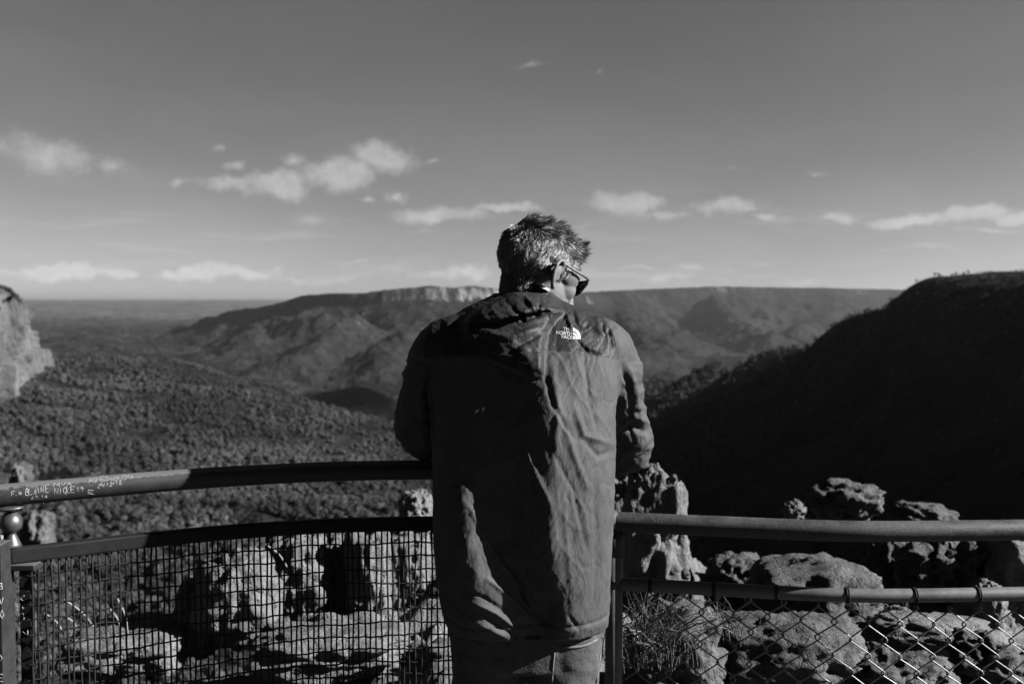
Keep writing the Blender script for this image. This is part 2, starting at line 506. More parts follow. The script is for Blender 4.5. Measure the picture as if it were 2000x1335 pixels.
MESA = poly([(330, 652, 6600), (400, 628, 6300), (470, 608, 6000), (560, 592, 5700), (600, 578, 5450), (640, 573, 5350), (700, 575, 5250), (760, 568, 5200), (840, 558, 5150), (890, 563, 5200), (925, 559, 5250), (960, 565, 5300), (1100, 570, 5700), (1180, 578, 6300)])
SHOULDER = poly([(355, 690, 5400), (430, 668, 5200), (520, 640, 5100), (640, 618, 4900)])
SPURS = [poly([(500, 640, 5100), (470, 690, 4300), (430, 720, 3900)]), poly([(700, 620, 4700), (640, 660, 4100), (560, 715, 3500)]), poly([(830, 630, 4600), (760, 680, 3900), (740, 725, 3300)]), poly([(960, 640, 4500), (900, 700, 3600)])]
PLATEAU = poly([(1080, 576, 7200), (1160, 571, 7300), (1250, 566, 7600), (1330, 563, 7900), (1400, 560, 8000), (1500, 562, 8100), (1620, 563, 8200), (1740, 566, 8600), (1900, 566, 8800), (2200, 566, 9000)])
PSPURS = [poly([(1395, 575, 7700), (1430, 625, 6300), (1500, 660, 5200)]), poly([(1200, 600, 6500), (1250, 650, 5000), (1290, 690, 4200)]), poly([(1650, 600, 7200), (1560, 640, 5600)]), poly([(1330, 650, 5200), (1260, 690, 4000), (1200, 720, 3300)])]
DARKSPUR = poly([(1000, 722, 1850), (800, 738, 1980), (720, 749, 2250), (620, 767, 2700)])


def terrain_h(x, y):
    r = np.hypot(x, y)
    w1 = fbm(p3(x / 700, y / 700, 3.1), 4, 5, 0.5)
    wr = fbm(p3(x / 420, y / 420, 9.1), 5, 25, 0.5, ridged=True)
    far = FLOOR + 25 * fbm(p3(x / 900, y / 900, 1.0), 4, 40) + 22 * (wr - 0.2)
    far = far + sstep(r, 7500, 26000) * 205 + sstep(r, 20000, 60000) * 25 + sstep(r, 9000, 16000) * 14 * fbm(p3(x / 3000, y / 1200, 4.0), 4, 44)
    wp = 0.55 * w1 + 0.35 * (wr - 0.35)
    for (pts, fl, cl, run, kk) in [(MESA, 40, 62, 430, 1.0), (PLATEAU, 80, 45, 620, 1.0), (SHOULDER, 20, 25, 330, 1.0), (DARKSPUR, 0, 5, 190, 0.5)]:
        far = np.maximum(far, ridge(x, y, pts, fl, cl, run, FLOOR - 30, wp * kk * sstep(r, 1500, 3500)))
    for s in SPURS + PSPURS:
        far = np.maximum(far, ridge(x, y, s, 0, 0, 260, FLOOR - 30, wp))
    far = far + sstep(r, 2500, 3200) * (1 - sstep(r, 9500, 14000)) * (17 * (fbm(p3(x / 190, y / 190, 5.5), 4, 71, 0.55, ridged=True) - 0.4) + 9 * fbm(p3(x / 60, y / 60, 5.5), 3, 75)) * (1 - 0.75 * sstep(far, -90, -50))
    near = tps_eval(x, y) + 8 * fbm(p3(x / 160, y / 160, 7.7), 4, 60) * sstep(r, 200, 500) + (9 * fbm(p3(x / 330 + y / 900, y / 520, 4.4), 2, 66) - 6) * sstep(r, 450, 800) * (1 - sstep(x, -60, 60))
    azr = np.arctan2(x, y)
    near = near + (6.5 * sstep(azr, math.atan((1722 - 1000) / FPX), math.atan((1748 - 1000) / FPX)) - 2.5 - 7.5 * sstep(azr, math.atan((1770 - 1000) / FPX), math.atan((2050 - 1000) / FPX))) * sstep(r, 300, 420) * (1 - sstep(r, 620, 900)) * sstep(x, 60, 150)
    # a sandstone band stands out under the crest of the right-hand ridge
    az_ = np.arctan2(x, y)
    w = sstep(r, 1350, 2300)
    # behind the camera the plateau the lookout stands on
    back = sstep(np.abs(az_), R(50), R(75))
    h = near * (1 - w) + far * w
    return h * (1 - back) + back * (np.minimum(h, -20) * 0 - 3.0 - sstep(r, 400, 3000) * 20)


ang = np.concatenate([np.arange(-180, -44, 4.0), np.linspace(-40, 40, 760), np.arange(44, 180, 4.0)])
ang = np.radians(ang)
rad_ = np.concatenate([np.geomspace(9, 250, 24)[:-1], np.geomspace(250, 1500, 210)[:-1], np.geomspace(1500, 4300, 150)[:-1],
                       np.linspace(4300, 6400, 140)[:-1], np.linspace(6400, 9200, 90)[:-1], np.geomspace(9200, 70000, 80)])
na, nr = len(ang), len(rad_)
AA, RR = np.meshgrid(ang, rad_)
tx = (np.sin(AA) * RR).ravel(); ty = (np.cos(AA) * RR).ravel()
tz = terrain_h(tx, ty)
i0 = np.arange(nr - 1)[:, None] * na; j0 = np.arange(na)[None]; j1 = (j0 + 1) % na
F = np.stack([(i0 + j0), (i0 + j1), (i0 + na + j1), (i0 + na + j0)], -1).reshape(-1, 4)
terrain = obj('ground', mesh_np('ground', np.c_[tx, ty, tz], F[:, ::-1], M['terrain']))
tag(terrain, 'forested valley floor, distant mesa and ridges running to the horizon', 'terrain', kind='structure')

# ---------------------------------------------------------------- forest canopy on the nearer slopes (instanced crowns, uncountable)
def crown_mesh(name, seed, n=300):
    r = np.random.default_rng(seed); vs = []; fs = []
    lobes = [(r.uniform(-.28, .28), r.uniform(-.28, .28), r.uniform(.35, .8), r.uniform(.24, .38)) for _ in range(5)]
    for i in range(n):
        lx, ly, lz, lr = lobes[i % 5]
        d = r.normal(size=3); d /= np.linalg.norm(d); d[2] = abs(d[2]) * 0.9 if r.random() < .75 else d[2]
        c = np.array([lx, ly, lz]) + d * lr * r.uniform(.6, 1.05)
        a = r.normal(size=3); a -= d * a.dot(d) * .7; a /= np.linalg.norm(a); b = np.cross(d, a)
        s = r.uniform(.045, .095)
        o = len(vs); vs += [c - a * s - b * s * .6, c + a * s * .8 - b * s * .7 + d * .03, c + a * s + b * s * .7, c - a * s * .7 + b * s * .8 + d * .03]
        fs.append((o, o + 1, o + 2, o + 3))
    # trunk
    tv, tf = tube([(0, 0, -.15), (.02, 0, .3), (0, .02, .6)], [.035, .028, .015], 5)
    o = len(vs); vs += [np.array(v) for v in tv]; fs += [tuple(i + o for i in f) for f in tf]
    me = mesh_np(name, vs, fs, M['leaf'], smooth=False)
    return me


CROWNS = [bpy.data.objects.new('tree_crown', crown_mesh('tree_crown', s)) for s in (3, 4, 5)]


def scatter(name, pts, scl, label):
    me = bpy.data.meshes.new(name); me.vertices.add(len(pts)); me.vertices.foreach_set('co', np.ascontiguousarray(pts, dtype=np.float32).ravel())
    a = me.attributes.new('tree_scale', 'FLOAT_VECTOR', 'POINT'); a.data.foreach_set('vector', np.ascontiguousarray(scl, dtype=np.float32).ravel())
    a = me.attributes.new('tree_kind', 'INT', 'POINT'); a.data.foreach_set('value', rng.integers(0, len(CROWNS), len(pts)).astype(np.int32))
    a = me.attributes.new('tree_turn', 'FLOAT_VECTOR', 'POINT')
    a.data.foreach_set('vector', np.c_[rng.normal(0, .08, len(pts)), rng.normal(0, .08, len(pts)), rng.uniform(0, 6.28, len(pts))].astype(np.float32).ravel())
    me.update()
    o = obj(name, me); tag(o, label, 'forest', kind='stuff')
    g = bpy.data.node_groups.new(name, 'GeometryNodeTree')
    g.interface.new_socket('Geometry', in_out='INPUT', socket_type='NodeSocketGeometry')
    g.interface.new_socket('Geometry', in_out='OUTPUT', socket_type='NodeSocketGeometry')
    N = NT(g); gi = N.add('NodeGroupInput'); go = N.add('NodeGroupOutput'); jn = N.add('GeometryNodeJoinGeometry')
    def attr(nm, t):
        q = N.add('GeometryNodeInputNamedAttribute', data_type=t); q.inputs['Name'].default_value = nm; return q.outputs['Attribute']
    sc_, kd, tn = attr('tree_scale', 'FLOAT_VECTOR'), attr('tree_kind', 'INT'), attr('tree_turn', 'FLOAT_VECTOR')
    for k, co in enumerate(CROWNS):
        oi = N.add('GeometryNodeObjectInfo'); oi.inputs['Object'].default_value = co; oi.inputs['As Instance'].default_value = True
        cmp_ = N.add('FunctionNodeCompare', data_type='INT', operation='EQUAL')
        N.l.new(kd, cmp_.inputs[2]); cmp_.inputs[3].default_value = k
        ip = N.add('GeometryNodeInstanceOnPoints')
        N.l.new(gi.outputs[0], ip.inputs['Points']); N.l.new(cmp_.outputs[0], ip.inputs['Selection']); N.l.new(oi.outputs['Geometry'], ip.inputs['Instance'])
        e2r = N.add('FunctionNodeEulerToRotation'); N.l.new(tn, e2r.inputs[0]); N.l.new(e2r.outputs[0], ip.inputs['Rotation'])
        N.l.new(sc_, ip.inputs['Scale']); N.l.new(ip.outputs[0], jn.inputs[0])
    N.l.new(jn.outputs[0], go.inputs[0])
    m = o.modifiers.new('trees', 'NODES'); m.node_group = g
    return o


def wood(a0, a1, r0, r1, spacing, keep, size, name, label):
    n = int(0.5 * (R(a1) - R(a0)) * (r1 * r1 - r0 * r0) / spacing ** 2)
    a = rng.uniform(R(a0), R(a1), n); r = np.sqrt(rng.uniform(r0 * r0, r1 * r1, n))
    x, y = np.sin(a) * r, np.cos(a) * r
    k = keep(x, y, r, a); x, y, r = x[k], y[k], r[k]
    z = terrain_h(x, y)
    s = size(x, y, r) * rng.uniform(.45, 1.35, len(x))
    scatter(name, np.c_[x, y, z - s * .12], np.c_[s, s, s * rng.uniform(.8, 1.3, len(x))], label)


CANOPY = lambda x, y: fbm(p3(x / 60, y / 60, 2.2), 3, 80)
wood(-40, 6, 190, 1650, 4.1, lambda x, y, r, a: CANOPY(x, y) + .5 * fbm(p3(x / 17, y / 17, 1.), 2, 91) > -0.35, lambda x, y, r: np.interp(r, [200, 500, 1300], [5.6, 4.8, 3.6]) + 1.8 * CANOPY(x, y), 'forest', 'open eucalypt forest covering the sunlit slope left of the man')
wood(6, 34, 110, 1500, 5.6, lambda x, y, r, a: CANOPY(x, y) > -0.5, lambda x, y, r: np.clip(1.0 + (r - 480) / 200, 0.9, 5.5) + .4 * CANOPY(x, y), 'forest', 'dark scrub and trees covering the shaded ridge on the right')

# ---------------------------------------------------------------- sandstone cliff at the left edge
def wall_rock(name, plan, prof, nz, ns, amp, mat, seed, jag=1.0, cap_to=(-900.0, 800.0)):
    """cliff: plan polyline (x, y, ztop, zbottom), prof(t) = outward offset by relative height"""
    pl = np.array(plan, dtype=float); d = np.r_[0, np.cumsum(np.hypot(*np.diff(pl[:, :2], axis=0).T))]
    s = np.linspace(0, d[-1], ns); q = np.stack([np.interp(s, d, pl[:, k]) for k in range(4)], 1)
    tg = np.gradient(q[:, :2], axis=0); tg /= np.linalg.norm(tg, axis=1)[:, None]; nrm = np.c_[tg[:, 1], -tg[:, 0]]
    T = np.linspace(0, 1, nz)
    S_, T_ = np.meshgrid(np.arange(ns), T); S_ = S_.ravel(); T_ = T_.ravel()
    z = q[S_, 2] * (1 - T_) + q[S_, 3] * T_
    off = np.array([prof(t) for t in T_])
    col = fbm(p3(s[S_] / (9 * jag), z / (60 * jag), seed), 4, seed, .55)
    lay = fbm(p3(z / (6 * jag), s[S_] / (50 * jag), seed + 3), 3, seed + 9)
    blk = np.floor(3 * fbm(p3(s[S_] / (14 * jag), z / (30 * jag), seed + 5), 2, seed + 4)) / 3
    off = off + amp * (1.0 * col + 0.10 * lay + 0.9 * blk) * np.minimum(1, T_ * 8 + .2)
    x = q[S_, 0] + nrm[S_, 0] * off; y = q[S_, 1] + nrm[S_, 1] * off
    z = z + (T_ < .02) * 2 * fbm(p3(s[S_] / 15, s[S_] * 0, seed), 3, seed)
    i = np.arange(nz - 1)[:, None] * ns; j = np.arange(ns - 1)[None]
    F = np.stack([i + j, i + ns + j, i + ns + j + 1, i + j + 1], -1).reshape(-1, 4)
    # the top runs back from the edge as a rising shoulder
    V = np.c_[x, y, z]; rim = V[:ns]; rows = [V]
    bx, by = cap_to
    for t in (.25, .6, 1.0):
        c = rim.copy(); c[:, 0] += (bx - rim[:, 0]) * t; c[:, 1] += (by - rim[:, 1]) * t; c[:, 2] += 1.5 * fbm(p3(c[:, 0] / 20, c[:, 1] / 20, 1.), 2, seed) - 3 * t; rows.append(c)
    n0 = nz * ns; j = np.arange(ns - 1); prev = j; FF = [F]
    for k in range(3):
        cur = n0 + k * ns + j; FF.append(np.stack([prev, prev + 1, cur + 1, cur], 1)); prev = cur
    return obj(name, mesh_np(name, np.concatenate(rows), np.concatenate(FF), mat, smooth=False))


def cl(u, vt, vb, d):
    a = P(u, vt, d); b = P(u, vb, d); return (a.x, a.y, a.z, b.z)


cliff = wall_rock('cliff', [cl(-2600, 430, 1500, 300), cl(-1100, 480, 1150, 430), cl(-420, 520, 900, 560), cl(-200, 530, 850, 640), cl(-60, 545, 790, 690), cl(-10, 552, 770, 720), cl(20, 562, 730, 740), cl(42, 584, 715, 770), cl(48, 640, 720, 820), cl(10, 640, 720, 880), cl(-150, 640, 720, 980)],
                  lambda t: 1.0 + 4 * t + (5 if t > .42 else 0) + (7 if t > .72 else 0), 130, 800, 5.0, M['cliff'], 5, 1.2)
tag(cliff, 'pale sandstone cliff at the left edge of the valley', 'cliff', kind='structure')
# wooded cap on the cliff
cap = []
for k in range(900):
    u = random.uniform(-380, 42); d = 700 + random.uniform(0, 140) + max(0, -u) * -0.25
    v = np.interp(u, [-420, -200, -60, -10, 20, 42], [520, 530, 545, 553, 564, 586]) + 4
    p = P(u, v, d); cap.append((p.x, p.y, p.z - 2))
scatter('forest', np.array(cap), np.c_[(rng.uniform(2.0, 4.2, (len(cap), 1)))] * np.ones((1, 3)), 'low scrub along the top of the left cliff')


def outcrop(u, v, d, ex, ey, ez, seed, label):
    p = P(u, v, d)
    bm = bmesh.new(); bmesh.ops.create_icosphere(bm, subdivisions=5, radius=1)
    me = bpy.data.meshes.new('rock_outcrop'); bm.to_mesh(me); bm.free()
    c = co_of(me); n = c / np.maximum(np.abs(c).max(1), 1e-6)[:, None] * .35 + c * .65
    f = 1 + .30 * fbm(c * 1.7 + seed, 4, seed) + .22 * np.floor(2.5 * fbm(np.c_[c[:, :2] * 2.6, c[:, 2] * .8] + seed, 2, seed + 1)) / 2.5
    set_co(me, n * f[:, None] * np.array([ex, ey, ez])); me.materials.append(M['cliff'])
    o = obj('rock_outcrop', me); o.location = p
    return tag(o, label, 'rock', 'rock outcrops in the forest at the left')


outcrop(42, 935, 430, 3.4, 6, 7, 3, 'pale rock outcrop rising from the forest above the left end of the rail')
outcrop(76, 1040, 300, 4.0, 6, 6.5, 8, 'pale rock outcrop in the forest behind the ball joint of the railing')

# ---------------------------------------------------------------- air between us and the far hills
hz = bpy.data.meshes.new('haze'); bm = bmesh.new(); bmesh.ops.create_cube(bm, size=2.0)
for v in bm.verts: v.co = Vector((v.co.x * 72000, v.co.y * 72000, (-420 if v.co.z < 0 else 140)))
bm.to_mesh(hz); bm.free()
hm = bpy.data.materials.new('haze'); hm.use_nodes = True; HN = NT(hm.node_tree); HN.n.clear()
pv = HN.add('ShaderNodeVolumePrincipled', inp={'Color': (.9, .9, .9, 1), 'Density': 1.9e-5, 'Anisotropy': 0.82})
ho = HN.add('ShaderNodeOutputMaterial'); HN.l.new(pv.outputs[0], ho.inputs['Volume'])
hz.materials.append(hm)
haze = tag(obj('haze', hz), 'thin haze filling the valley air', 'haze', kind='stuff')

# ---------------------------------------------------------------- lookout floor and the rock outcrop in front of it
def mat_steel(name, v, rough, namp=0.4, metal=0.0, spec=0.5, bstr=0.25, sc=60, lit_worn=0.0):
    m, N, b = new_mat(name)
    tc = N.add('ShaderNodeTexCoord').outputs['Object']
    n = N.noise(tc, sc, 6, 0.65); n2 = N.noise(tc, 9, 4, 0.6); n3 = N.noise(tc, 260, 3, 0.7)
    val = N.ramp(N.math('ADD', N.math('MULTIPLY', n, 0.5), N.math('MULTIPLY', n2, 0.5)), 0.35, 0.65, v * (1 - namp), v * (1 + namp))
    if lit_worn:            # paler upward faces: sunlit top put into the colour, along with rubbed paint
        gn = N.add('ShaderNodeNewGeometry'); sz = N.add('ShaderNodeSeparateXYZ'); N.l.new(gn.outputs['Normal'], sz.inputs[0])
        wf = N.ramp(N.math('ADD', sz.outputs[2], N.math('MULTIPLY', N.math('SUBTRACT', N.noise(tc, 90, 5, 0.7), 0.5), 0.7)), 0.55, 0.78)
        val = N.mix(wf, val, lit_worn)
    chips = N.ramp(n3, 0.66, 0.72, 0.0, 1.0)
    N.l.new(grey(N, N.mix(N.math('MULTIPLY', chips, 0.6), val, min(0.5, v * 3))), b.inputs['Base Color'])
    N.l.new(N.ramp(n2, 0.3, 0.7, rough * 0.8, min(1, rough * 1.25)), b.inputs['Roughness'])
    b.inputs['Metallic'].default_value = metal; b.inputs['Specular IOR Level'].default_value = spec
    bump(N, b, N.math('ADD', N.math('MULTIPLY', n, 0.7), N.math('MULTIPLY', n3, 0.4)), bstr, 0.002)
    return m


M['rail'] = mat_steel('weathered_painted_steel', 0.011, 0.5, 0.35, spec=0.12, lit_worn=0.055)
M['rail_flat'] = mat_steel('dark_painted_steel', 0.005, 0.7, 0.4, spec=0.08)
M['galv'] = mat_steel('galvanised_pipe', 0.026, 0.65, 0.6, spec=0.12, bstr=0.8, sc=120)
M['galv_clean'] = mat_steel('smooth_galvanised_pipe', 0.055, 0.55, 0.3, spec=0.15)
M['wire'] = mat_plain('fence_wire', 0.05, 0.45, 80, 0.3, 0.1, 0.0005, spec=0.35)
M['wire_dark'] = mat_plain('dark_mesh_wire', 0.006, 0.7, 80, 0.3, 0.1, 0.0005, spec=0.08)
M['brass'] = mat_steel('dark_cast_metal', 0.02, 0.42, 0.5, spec=0.3, bstr=0.3)
M['nut'] = mat_steel('bright_zinc', 0.16, 0.4, 0.3, spec=0.6)
M['scratch'] = mat_plain('scratched_bare_metal', 0.115, 0.7, 200, 0.3, 0)
M['twig'] = mat_plain('dead_twig', 0.10, 0.9, 40, 0.4, 0.2, 0.001)
M['grass'] = mat_plain('dry_grass', 0.07, 0.9, 60, 0.5, 0)


def D(u, v, z):
    """distance at which the sight line through pixel (u, v) comes down to height z"""
    a = P(u, v, 1.0); return (z - CAMZ) / (a.z - CAMZ)


def at_z(u, v, z): return P(u, v, D(u, v, z))


def smooth_path(pts, n):
    """Catmull-Rom through points"""
    pts = [Vector(p) for p in pts]; out = []
    q = [pts[0] * 2 - pts[1]] + pts + [pts[-1] * 2 - pts[-2]]
    for i in range(1, len(q) - 2):
        for k in range(n):
            t = k / n; a, b, c, d = q[i - 1], q[i], q[i + 1], q[i + 2]
            out.append(0.5 * ((2 * b) + (c - a) * t + (2 * a - 5 * b + 4 * c - d) * t * t + (3 * b - a - 3 * c + d) * t ** 3))
    out.append(pts[-1]); return out


slab = MB().box((0.2, 0.55, -0.15), (4.5, 2.55, 0.15)).mesh('lookout_floor', M['concrete'], smooth=False); bevel(slab, 0.02)
tag(obj('lookout_floor', slab), 'concrete floor of the lookout', 'floor', kind='structure')


def ledge_h(x, y):
    h = np.interp(x, [-6, -2.2, -1.4, -.8, 0, 1.0, 2.2, 6], [-.6, -.30, -.08, .10, .24, .10, .0, -.1]) + 0 * y
    h = h + np.clip(y - 3.4, 0, 3) * np.interp(x, [-3, -1.2, 0, 1, 3], [.02, .02, .06, -.04, -.10])
    step = fbm(p3(x * 1.2, y * 2.6 + x * .5, 3.), 3, 120)
    h = h + .09 * np.round(step * 3) / 3 + .05 * step + .035 * fbm(p3(x * 6, y * 6, 1.), 4, 130) + .012 * fbm(p3(x * 24, y * 24, 1.), 3, 133)
    h = h + .018 * np.sin((h * 60 + x * 2.2 + 1.5 * step)) 
    edge = np.interp(x, [-6, -1.8, -1.2, -.7, 0, .8, 2, 4], [4.0, 4.1, 4.3, 5.0, 5.8, 5.6, 6.6, 6.5]) + .5 * fbm(p3(x * 1.1, y * .4, 5.), 3, 140)
    shade_hollow = sstep(-x, .62, .95) * sstep(3.72 + .12 * fbm(p3(x * 2, y * 2, 8.), 2, 150) - y, -.12, .12)  # hollow added to the ledge so the left foreground drops into shade
    h = h - 1.1 * shade_hollow
    return h - np.clip(y - edge, 0, 40) ** 1.0 * 2.6 - sstep(3.35 - y, 0, .35) * .5


gx, gy = np.meshgrid(np.linspace(-6, 7, 420), np.concatenate([np.linspace(2.9, 6.6, 230), np.linspace(6.65, 24, 40)]))
gz = ledge_h(gx.ravel(), gy.ravel())
n1, n2 = gx.shape
i = np.arange(n1 - 1)[:, None] * n2; j = np.arange(n2 - 1)[None]
F = np.stack([i + j, i + j + 1, i + n2 + j + 1, i + n2 + j], -1).reshape(-1, 4)
tag(obj('rock_ledge', mesh_np('rock_ledge', np.c_[gx.ravel(), gy.ravel(), gz], F, M['rock'], smooth=True)), 'rough sandstone ledge below the railing', 'rock ledge', kind='structure')


def boulder(u, v, d, ex, ey, ez, seed, label, mat='rock', pits=0.0, sub=5, rough=0.22, tilt=0.0, block=0.3, taper=0.0):
    bm = bmesh.new(); bmesh.ops.create_icosphere(bm, subdivisions=sub, radius=1)
    me = bpy.data.meshes.new('boulder'); bm.to_mesh(me); bm.free()
    c = co_of(me)
    n = c / np.abs(c).max(1)[:, None] * block + c * (1 - block)
    o_ = np.array([seed * 1.7, seed * .9, seed * 2.3])
    f = 1 + rough * fbm(c * 1.3 + o_, 3, seed) + rough * .55 * fbm(c * 3.2 + o_, 4, seed + 7, .55) + rough * .22 * fbm(c * 11 + o_, 3, seed + 3, .6)
    lay = fbm(np.c_[c[:, :2] * .8, c[:, 2] * 6] + o_, 2, seed + 11); f = f + rough * .25 * lay
    if pits:
        q = pn(c * np.array([2.6, 2.6, 3.2]) + o_, seed + 21); q2 = pn(c * 6.3 + o_, seed + 22)
        f = f - pits * sstep(q, .12, .5) - pits * .45 * sstep(q2, .2, .5)
    c2 = n * f[:, None]
    if taper: c2[:, :2] *= (1 - taper * c2[:, 2:3])
    c2 = c2 * np.array([ex, ey, ez])
    if tilt:
        Rm = np.array(Matrix.Rotation(tilt, 3, 'Y')); c2 = c2 @ Rm.T
    set_co(me, c2); me.materials.append(M[mat]); me.polygons.foreach_set('use_smooth', np.ones(len(me.polygons), dtype=bool))
    o = obj('boulder', me); o.location = P(u, v, d)
    return tag(o, label, 'boulder')


# left of the man, seen through the mesh
boulder(466, 1165, 4.05, .175, .17, .185, 3, 'round pale boulder behind the mesh with a sunlit face and dark left side', pits=.08, rough=.15)
boulder(388, 1205, 4.15, .10, .16, .15, 5, 'low boulder in shade against the left side of the round pale boulder', pits=.12)
boulder(575, 1140, 4.5, .15, .16, .24, 7, 'shaded hollow boulder between the round pale boulder and the tall rock pillars', pits=.16, block=.4)
boulder(655, 1135, 4.75, .085, .14, .23, 9, 'narrow rock pillar behind the mesh, nearest to the hollow boulder', pits=.10, block=.5, rough=.16)
boulder(722, 1135, 4.55, .105, .15, .25, 11, 'tall sunlit rock pillar behind the mesh, in the middle of the pillars', pits=.12, block=.5, rough=.16)
boulder(800, 1140, 4.7, .10, .15, .25, 13, 'rock pillar behind the mesh closest to the man', pits=.14, block=.45, rough=.17)
boulder(815, 1000, 5.2, .09, .11, .12, 15, 'lumpy rock top showing between the two left rails beside the man', pits=.12)
boulder(565, 1120, 4.95, .15, .15, .17, 17, 'dark boulder showing just under the lower left rail', mat='rock_dark', pits=.18)
boulder(255, 1262, 3.95, .24, .20, .085, 19, 'flat pale slab of rock behind the mesh near the left post', block=.45, rough=.18)
boulder(640, 1265, 3.8, .30, .20, .07, 21, 'low cracked slab of rock in front of the rock pillars', block=.5, pits=.1)
# right of the man
boulder(1275, 1060, 4.55, .16, .16, .33, 31, 'tall craggy pale rock rising beside the right elbow of the man', pits=.14, block=.4, rough=.2, taper=.2)
boulder(1215, 1030, 4.9, .12, .13, .24, 33, 'pitted rock half hidden behind the man above the right post', pits=.18, rough=.22)
boulder(1590, 1165, 4.1, .27, .22, .165, 35, 'wide rounded lichen-speckled boulder between the two right rails', mat='rock_dark', rough=.14, pits=.05)
boulder(1440, 1140, 4.5, .16, .15, .13, 37, 'dark pitted boulder between the right rails, left of the wide rounded one', mat='rock_dark', pits=.25)
boulder(1650, 990, 5.4, .17, .16, .13, 39, 'mushroom-shaped lichen rock standing above the right rail', mat='rock_dark', rough=.2, pits=.12, taper=-.35)
boulder(1552, 1000, 5.7, .055, .06, .06, 41, 'small pale stone above the right rail, left of the mushroom-shaped rock', rough=.3)
boulder(1810, 1020, 5.5, .18, .14, .10, 43, 'low sloping dark rock above the right rail, right of the mushroom-shaped rock', mat='rock_dark', tilt=.25)
boulder(1845, 1130, 4.3, .20, .18, .19, 45, 'hollowed rock with smooth curved ribs between the right rails', mat='rock_dark', pits=.34, rough=.22)
boulder(1985, 1120, 4.2, .14, .16, .20, 47, 'pale rock cut off by the right edge of the picture', rough=.16)
boulder(1735, 1110, 4.6, .10, .12, .16, 49, 'dark speckled rock between the wide rounded boulder and the hollowed rock', mat='rock_dark', pits=.1)
boulder(1830, 1240, 3.75, .30, .13, .075, 51, 'smooth pale rock ridge lying like a log behind the chain-link wires', rough=.16, pits=.12, tilt=.10, block=.15)
boulder(1925, 1215, 3.9, .085, .10, .16, 53, 'upright pale rock joining the log-like ridge at the right', rough=.2, block=.2)
boulder(1540, 1285, 3.5, .27, .20, .15, 55, 'big lichen-covered boulder behind the chain-link wires', mat='rock_dark', rough=.16, pits=.06)
boulder(1320, 1300, 3.45, .17, .18, .20, 57, 'pale rock behind dry grass next to the right post', mat='rock_dark', rough=.2, pits=.12)
boulder(1740, 1330, 3.4, .16, .14, .10, 59, 'dark broken rock at the bottom edge behind the chain-link wires', mat='rock_dark', pits=.22, rough=.3)
boulder(1950, 1310, 3.4, .16, .14, .10, 61, 'slanting rock in the bottom right corner', mat='rock_dark', rough=.25, pits=.15, tilt=.4)

# dry grass and dead twigs
def blades(name, root, n, spread, length, mat, label, seed, lean=(0, 0)):
    r = random.Random(seed); mb = MB()
    for k in range(n):
        x = r.gauss(0, spread); y = r.gauss(0, spread * .6)
        L = length * r.uniform(.5, 1.2); a = r.uniform(0, 6.28); b = r.uniform(.2, .9)
        dx, dy = math.cos(a) * b + lean[0], math.sin(a) * b + lean[1]
        pts = [Vector((x, y, 0)) + Vector((dx * t * t, dy * t * t, t - .35 * b * t * t)) * L for t in (0, .35, .7, 1.0)]
        mb.tube(pts, [.0022, .002, .0014, .0005], 3, cap=False)
    o = obj(name, mb.mesh(name, M[mat])); o.location = root
    return o


tag(blades('grass_tuft', P(1262, 1290, 3.3), 240, .07, .24, 'grass', '', 1, (.1, -.15)), 'tuft of pale dry grass next to the right fence post', 'grass')
tag(blades('grass_tuft', P(1385, 1250, 3.45), 130, .06, .16, 'grass', '', 2, (-.2, -.1)), 'smaller tuft of dry grass on the rock behind the chain-link wires', 'grass')
sh = empty('dead_shrub', P(150, 1240, 3.8))
for (u0, v0, u1, v1) in [(185, 1212, 125, 1170), (125, 1224, 86, 1196), (250, 1228, 229, 1168), (236, 1225, 215, 1188), (150, 1218, 128, 1204), (560, 1092, 518, 1062)]:
    a = P(u0, v0 + 14, 3.85); b = P(u1, v1, 3.8); m_ = (a + b) / 2 + Vector((.01, 0, .006))
    me = MB().tube(smooth_path([a - sh.location, m_ - sh.location, b - sh.location], 5), .0035, 5).mesh('twig', M['twig'])
    obj('twig', me, sh)
tag(sh, 'bare dead twigs leaning on the flat slab behind the mesh', 'shrub')

# ---------------------------------------------------------------- curved railing on the left
SR = 0.90
def zz(z): return CAMZ - (CAMZ - z) * SR
RZ, LZ = zz(1.10), zz(0.942)
top_px = [(-420, 1030), (-260, 1000), (-120, 979), (0, 967), (135, 955), (270, 943), (430, 931), (600, 922), (720, 918.5), (850, 917), (980, 917)]
top_path = smooth_path([at_z(u, v, RZ) for (u, v) in top_px], 8)
railing = empty('railing', (at_z(30, 964, RZ).x, at_z(30, 964, RZ).y, 0))
tag(railing, 'curved dark steel railing with a fine wire mesh on the left', 'railing')


def part(name, me, root, label=None):
    """mesh in world coordinates becomes a part of root"""
    o = obj(name, me, root)
    o.matrix_parent_inverse = Matrix.Translation(root.location).inverted()
    if label: o['label'] = label
    return o


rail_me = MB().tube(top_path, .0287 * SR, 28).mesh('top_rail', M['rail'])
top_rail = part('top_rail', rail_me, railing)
low_path = [Vector((p.x, p.y, LZ)) for p in top_path if p.x < .1]


def flatbar(path, h, t):
    vs = []; fs = []
    for k, p in enumerate(path):
        a = path[max(k - 1, 0)]; b = path[min(k + 1, len(path) - 1)]
        d = (b - a); d.z = 0; d.normalize(); nx = Vector((d.y, -d.x, 0))
        for (s1, s2) in ((-1, -1), (1, -1), (1, 1), (-1, 1)): vs.append(p + nx * s1 * t + Vector((0, 0, s2 * h)))
    for k in range(len(path) - 1):
        for q in range(4): fs.append((k * 4 + q, k * 4 + (q + 1) % 4, k * 4 + 4 + (q + 1) % 4, k * 4 + 4 + q))
    fs += [(3, 2, 1, 0), tuple((len(path) - 1) * 4 + q for q in range(4))]
    return vs, fs


